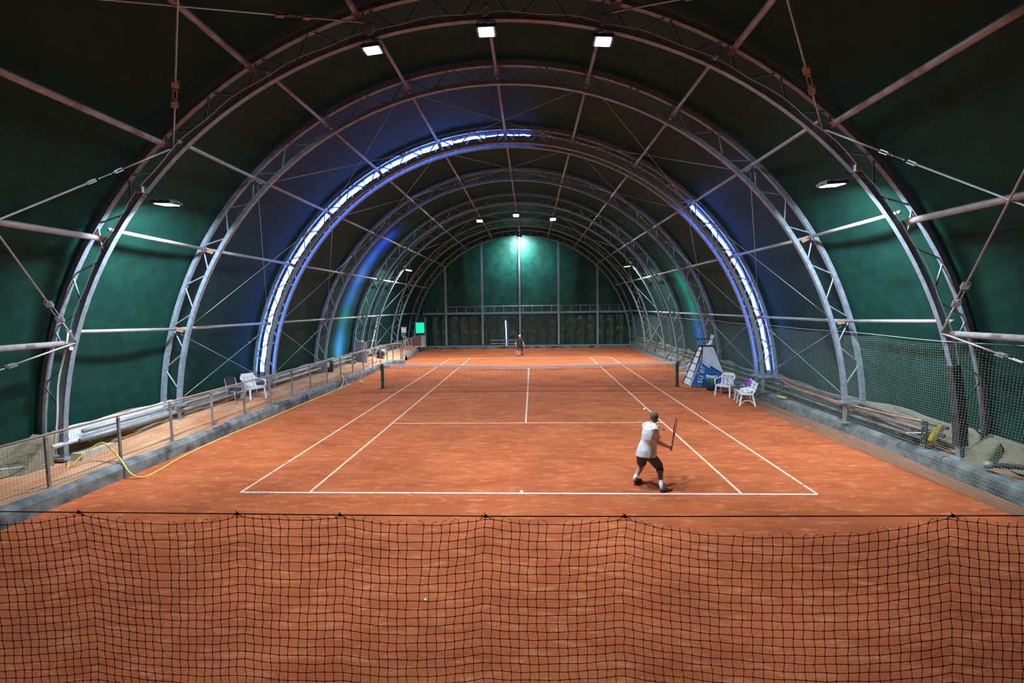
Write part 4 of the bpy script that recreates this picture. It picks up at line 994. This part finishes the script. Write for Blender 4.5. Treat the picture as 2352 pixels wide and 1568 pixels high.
heap('clothing_pile', 'crumpled white and grey clothing with yellow trim on the bench seat', 'clothing', (7.72, -3.75, .45), (.16, .17, .13),
     mat('crumpled_white', (.72, .75, .78), (.85, .87, .9), rough=.7, c3=(.10, .14, .12), s3=10, t3=(.58, .66)), 9)

# ------------------------------------------------------------------ folded mini-net and oddments along the right verge
t = thing('mini_net', 'folded mini tennis net with black end posts leaning along the right kerb', 'mini net', None, (8.95, -10.0, .4)); om = Matrix.Translation((-9.05, 10.0, -.4))
LET = mat('white_print_on_black', (.015, .015, .02), (.03, .03, .035), rough=.7, c3=(.75, .78, .8), s3=22, t3=(.60, .64))
YEL = mat('yellow_sleeve', (.85, .62, .04), (.9, .72, .10), rough=.6)
for P_, lab in (((8.66, -10.35, .46), 0), ((8.64, -4.5, .40), 1)):
    MB().box((P_[0], P_[1], P_[2] + .27), (.03, .13, .54)).build('end_post', LET, t).matrix_local = om
    MB().box((P_[0] + .12, P_[1] + .12, P_[2] + .2), (.02, .02, .6)).build('end_rod', BLACK, t).matrix_local = om
    MB().box((P_[0] + .16, P_[1] + .2, P_[2] + .28 + .1 * lab), (.02, .12, .34)).build('red_sleeve', mat('red_sleeve', (.35, .02, .05), (.5, .03, .07), rough=.7, c3=(.7, .6, .6), s3=20, t3=(.64, .68)), t).matrix_local = om
MB().tube(arc_pts([(8.66, -10.35, .99), (8.68, -8.8, .88), (8.68, -6.8, .82), (8.66, -5.2, .86), (8.64, -4.5, .96)], 6), .014, 6).build('orange_band', mat('orange_band', (.85, .27, .14), (.9, .36, .2), rough=.7), t, True).matrix_local = om
MB().tube(arc_pts([(8.72, -10.3, .78), (8.76, -8.7, .72), (8.76, -6.9, .74), (8.76, -5.3, .90), (8.74, -4.3, 1.04)], 6), .012, 6).build('red_band', mat('red_band', (.45, .03, .06), (.6, .08, .14), rough=.7), t, True).matrix_local = om
MB().tube(arc_pts([(8.75, -4.5, .43), (8.8, -5.6, .42), (8.72, -7.2, .43), (8.8, -9.0, .44), (8.7, -10.2, .7), (8.72, -10.4, .82)], 6), .013, 6).build('white_band', WHITEC, t, True).matrix_local = om
def sleeve(P, d, up, ln, txt):
    P, d, up = V(P), V(d).normalized(), V(up); n = d.cross(up).normalized(); up = n.cross(d)
    m = MB(); rows = []
    for i in range(7):
        u = i / 6; h = .088 * math.sin(PI * (.12 + .76 * u)) ** .5; rows.append([P + d * ln * u + up * h + n * .004, P + d * ln * u + n * .022, P + d * ln * u - up * h + n * .004])
    m.grid(rows); m.grid([[q - n * .012 for q in r][::-1] for r in rows]); o = m.build('yellow_sleeve', YEL, t, True); o.matrix_local = om
    q = P + d * .05 - up * .045 + n * .026
    text_mesh(txt, .13, WHITEP, 'print', o, Matrix(((d.x, up.x, n.x, q.x), (d.y, up.y, n.y, q.y), (d.z, up.z, n.z, q.z), (0, 0, 0, 1))))
sleeve(at(2148, 1014, -10.85), at(2178, 976, -10.75) - at(2148, 1014, -10.85), V((-.8, 0, .6)), .44, 'OMS')
sleeve((8.62, -4.35, .41), (.02, -1, .0), (1, 0, .1), .50, 'OMS')
# long bench rails stacked behind the kerb
for i, (x, z, y0, y1) in enumerate(((8.62, .43, -10.1, -4.2), (8.70, .48, -9.6, -2.9), (8.78, .53, -9.9, -3.4))):
    tag(MB().bar((x, y0, z), (x + .03, y1, z), .06, .05).build('metal_rail', DARKM, None), 'dark metal rail stacked behind the right kerb, %s of three' % ['lowest and nearest the kerb', 'middle', 'top'][i], 'rail', 'stacked rails behind the right kerb')
# black padding on the lower right leg of the nearest arch
pts = [ap(YA, a, rad_in(YA, a)) for a in (167.5, 170, 172.5, 175, 177.5)]
m = MB()
for i in range(4): m.bar(pts[i], pts[i + 1], .17, .17, (0, 1, 0))
tag(m.build('leg_padding', mat('black_padding', (.02, .022, .026), (.05, .052, .06), rough=.6, bump=.4, bscale=20), None), 'black padding wrapped round the right leg of the nearest arch', 'padding')
# winch bar and canvas in the right foreground
t = thing('winch', 'dark metal winch bar on a bracket in the right foreground behind the net', 'winch', None, (9.0, -12.1, .4))
MB().tube([(-.38, .35, .12), (.05, -.15, .22), (.5, -.7, .36)], [.05, .045, .055], 12).build('bar', DARKM, t, True)
MB().ball((-.38, .35, .12), (.09, .09, .07), 12, 8).build('end_cap', GREYP, t, True)
MB().hexa([(-.05, -.2, -.1), (.15, -.3, -.1), (.15, -.1, -.1), (-.05, 0, -.1), (-.02, -.15, .2), (.1, -.25, .2), (.1, -.1, .2), (-.02, -.05, .2)]).build('bracket', RUSTB, t)
tag(solid(MB().hexa([(8.75, -11.5, .33), (9.25, -11.5, .33), (9.25, -11.0, .33), (8.75, -11.0, .33), (8.90, -11.35, .60), (9.18, -11.35, .85), (9.2, -11.05, .9), (8.9, -11.05, .64)]), 'canvas_cover', SKIRT, None, .02, 8), 'muddy canvas bundled round the right foot of the nearest arch', 'canvas')
tag(solid(MB().hexa([(-10.42, -12.0, .28), (-9.95, -11.9, .28), (-9.95, -11.2, .28), (-10.42, -11.2, .28), (-10.42, -12.0, .5), (-10.2, -11.6, .55), (-10.05, -11.2, .95), (-10.40, -11.2, 1.0)]), 'canvas_cover', SKIRT, None, .02, 8), 'muddy canvas bundled round the left foot of the nearest arch', 'canvas')
tag(MB().tube([(-9.95, -11.35, .38), (-10.3, -12.6, .62)], .014, 6).build('anchor_rod', CABLE, None, True), 'thin rod anchored at the left foot of the nearest arch', 'rod')

# ------------------------------------------------------------------ hose, hook and broom on the left
hp = [(-9.72, -11.15, .34), (-9.55, -11.32, .31), (-9.44, -11.38, .32), (-9.38, -11.28, .45), (-9.30, -11.05, .62), (-9.12, -10.95, .72), (-8.88, -11.0, .60), (-8.62, -11.08, .40), (-8.36, -11.15, .12),
      (-8.12, -11.12, .018), (-8.1, -10.7, .018), (-8.25, -10.0, .018), (-8.36, -9.0, .018), (-8.40, -7.5, .018), (-8.36, -6.0, .018), (-8.38, -4.2, .018), (-8.36, -2.6, .018), (-8.32, -1.2, .018), (-8.33, -.2, .03), (-8.42, .45, .16), (-8.56, .85, .36), (-8.66, 1.0, .46)]
t = thing('garden_hose', 'yellow garden hose looping off the walkway and along the left kerb', 'hose', None, hp[0]); oh = Matrix.Translation(-V(hp[0]))
MB().tube(arc_pts(hp, 8), .018, 10).build('tube', HOSE, t, True).matrix_local = oh
MB().tube([(-9.80, -11.05, .36), (-9.68, -11.2, .33)], .026, 10).build('connector', GREYP, t, True).matrix_local = oh
tag(MB().tube([(-8.47, .35, .02), (-8.47, .35, .48), (-8.50, .5, .52), (-8.52, .65, .50)], .012, 6).build('hose_hook', CABLE, None, True), 'small bent pipe hook standing by the left kerb under the hose', 'hook')
t = thing('line_brush', 'pale broom leaning on the left railing, head on the clay', 'broom', None, (-8.05, 1.75, 0))
MB().tube([(0, 0, .04), (-.62, .1, 1.38)], .013, 8).build('handle', mat('pale_wood', (.55, .5, .42), (.65, .6, .52), rough=.6), t, True)
MB().box((0, 0, .035), (.12, .28, .05)).build('head', IV, t)
tag(MB().hexa([(-8.44, -.9, 0), (-8.25, -.9, 0), (-8.25, 1.2, 0), (-8.44, 1.2, 0), (-8.44, -.9, .035), (-8.25, -.9, .035), (-8.25, 1.2, .035), (-8.44, 1.2, .035)]).build('wooden_plank', mat('worn_plank', (.33, .22, .16), (.45, .32, .24), rough=.8), None), 'worn plank lying at the foot of the left kerb by the hose hook', 'plank')

# ------------------------------------------------------------------ back left corner: cabinet, blower, screen, ramp
gz = .5
t = thing('electric_cabinet', 'tall grey electric cabinet with white notice panel on the left walkway', 'cabinet', None, (-9.62, 6.2, gz - .05))
MB().box((-.12, .1, .62), (.36, .5, 1.24)).build('body', GREYP, t)
MB().box((.22, -.13, .60), (.30, .04, 1.2)).build('door', BOXW, t)
m = MB(); m.box((.14, -.155, 1.06), (.08, .01, .05)); m.box((.14, -.155, .98), (.05, .01, .03)); m.box((.18, -.155, .48), (.10, .01, .05)); m.box((.14, -.155, .40), (.05, .01, .06)); m.box((.32, -.155, .8), (.02, .01, .5)); m.build('markings', BLACK, t)
m = MB(); m.tube([(.38, 0, 1.22), (.75, .3, 1.24), (.78, .3, 0)], .02, 6); m.build('pipe_frame', GALV, t, True)
t = thing('air_blower', 'grey drum blower standing on the left walkway beyond the net', 'blower', None, (-9.25, 8.7, .48))
MB().tube([(0, -.25, .25), (0, .3, .25)], .24, 18).build('drum', GREYP, t, True)
MB().tube([(.0, -.25, .25), (0, -.35, .25)], [.24, .15], 18).build('nozzle', DARKM, t, True)
for s in (-1, 1): MB().bar((s * .15, -.1, 0), (s * .15, .2, .1), .04, .04).build('foot', RUSTB, t)
tag(MB().tube([(-9.6 + .14 * math.cos(a), 4.9 + .16 * math.sin(a), wz(-9.6, 4.9) + .03 + .02 * a / 3) for a in [i * .5 for i in range(50)]], .018, 6).build('coiled_tube', GREYP, None, True), 'coil of grey tubing on the left walkway before the cabinet', 'coil')
tag(MB().bar((-9.9, 10.2, 2.9), (-9.35, 6.9, .9), .05, .05).build('prop_strut', PIPE, None), 'rusty slanted strut against the left wall near the cabinet', 'strut')
tag(MB().bar((8.7, 10.2, 2.9), (8.3, 13.5, .6), .05, .05).build('prop_strut', PIPE, None), 'rusty slanted strut against the right wall near the end', 'strut')
tag(MB().bar((8.45, 10.4, 1.75), (8.4, 11.6, .4), .06, .06).build('dark_prop', BLACK, None), 'black slanted prop at the right side beyond the umpire chair', 'strut')
sx0 = V((-8.80, 17.2, 1.9))
t = thing('display_screen', 'bright turquoise lit screen in a dark frame by the end wall, left corner', 'screen', None, tuple(sx0))
MB().box((0, 0, 0), (.80, .05, .98)).build('frame', DARKM, t)
MB().box((0, -.03, .02), (.68, .012, .84)).build('panel', SCREEN, t)
m = MB(); m.bar((-.42, .05, .5), (-.42, .05, -1.6), .05, .05, (0, 1, 0)); m.bar((.42, .05, .9), (.42, .05, -1.6), .05, .05, (0, 1, 0)); m.build('stand', GREYP, t)
RW = mat('rusty_board', (.20, .09, .045), (.32, .16, .09), rough=.8, scale=4, stretch=(6, 1, .5))
t = thing('access_hut', 'brown boarded box with grey panel beneath the turquoise screen', 'box', None, (-8.85, 17.7, .3))
MB().hexa([(-1.0, -.3, 0), (.05, -.3, 0), (.05, .3, 0), (-1.0, .3, 0), (-1.0, -.3, .45), (.05, -.3, 1.05), (.05, .3, 1.05), (-1.0, .3, .45)]).build('boards', RW, t)
MB().box((.23, -.3, .52), (.34, .05, 1.0)).build('grey_panel', GALV, t)
MB().bar((-1.15, -.34, .40), (-.1, -.34, .98), .05, .05).build('handrail', GALV, t)
MB().box((-.05, -.55, .12), (.95, .3, .05)).build('white_step', WHITEP, t)
t = thing('fuse_box', 'small grey fuse box with dangling cables on the last arch, left side', 'electrical box', None, (-9.25, 14.0, 1.9))
MB().box((0, 0, 0), (.34, .14, .36)).build('box', BOXW, t); MB().bar((-.22, 0, .22), (.22, 0, .22), .04, .04).build('mount', GREYP, t)
for i in range(3): MB().tube(arc_pts([(-.1 + .1 * i, -.02, -.18), (-.15 + .12 * i, -.05, -.4), (.0 + .12 * i, -.03, -.65), (-.1 + .2 * i, 0, -1.2)], 6), .014, 6).build('cable', WIRE, t, True)
tag(MB().box((0, 0, 0), (.025, .045, .012), Matrix.Rotation(.5, 3, 'Z')).build('paper_scrap', WHITEP, None, loc=(-1.09, -15.22, .007)), 'tiny white scrap lying on the clay behind the barrier net', 'litter')
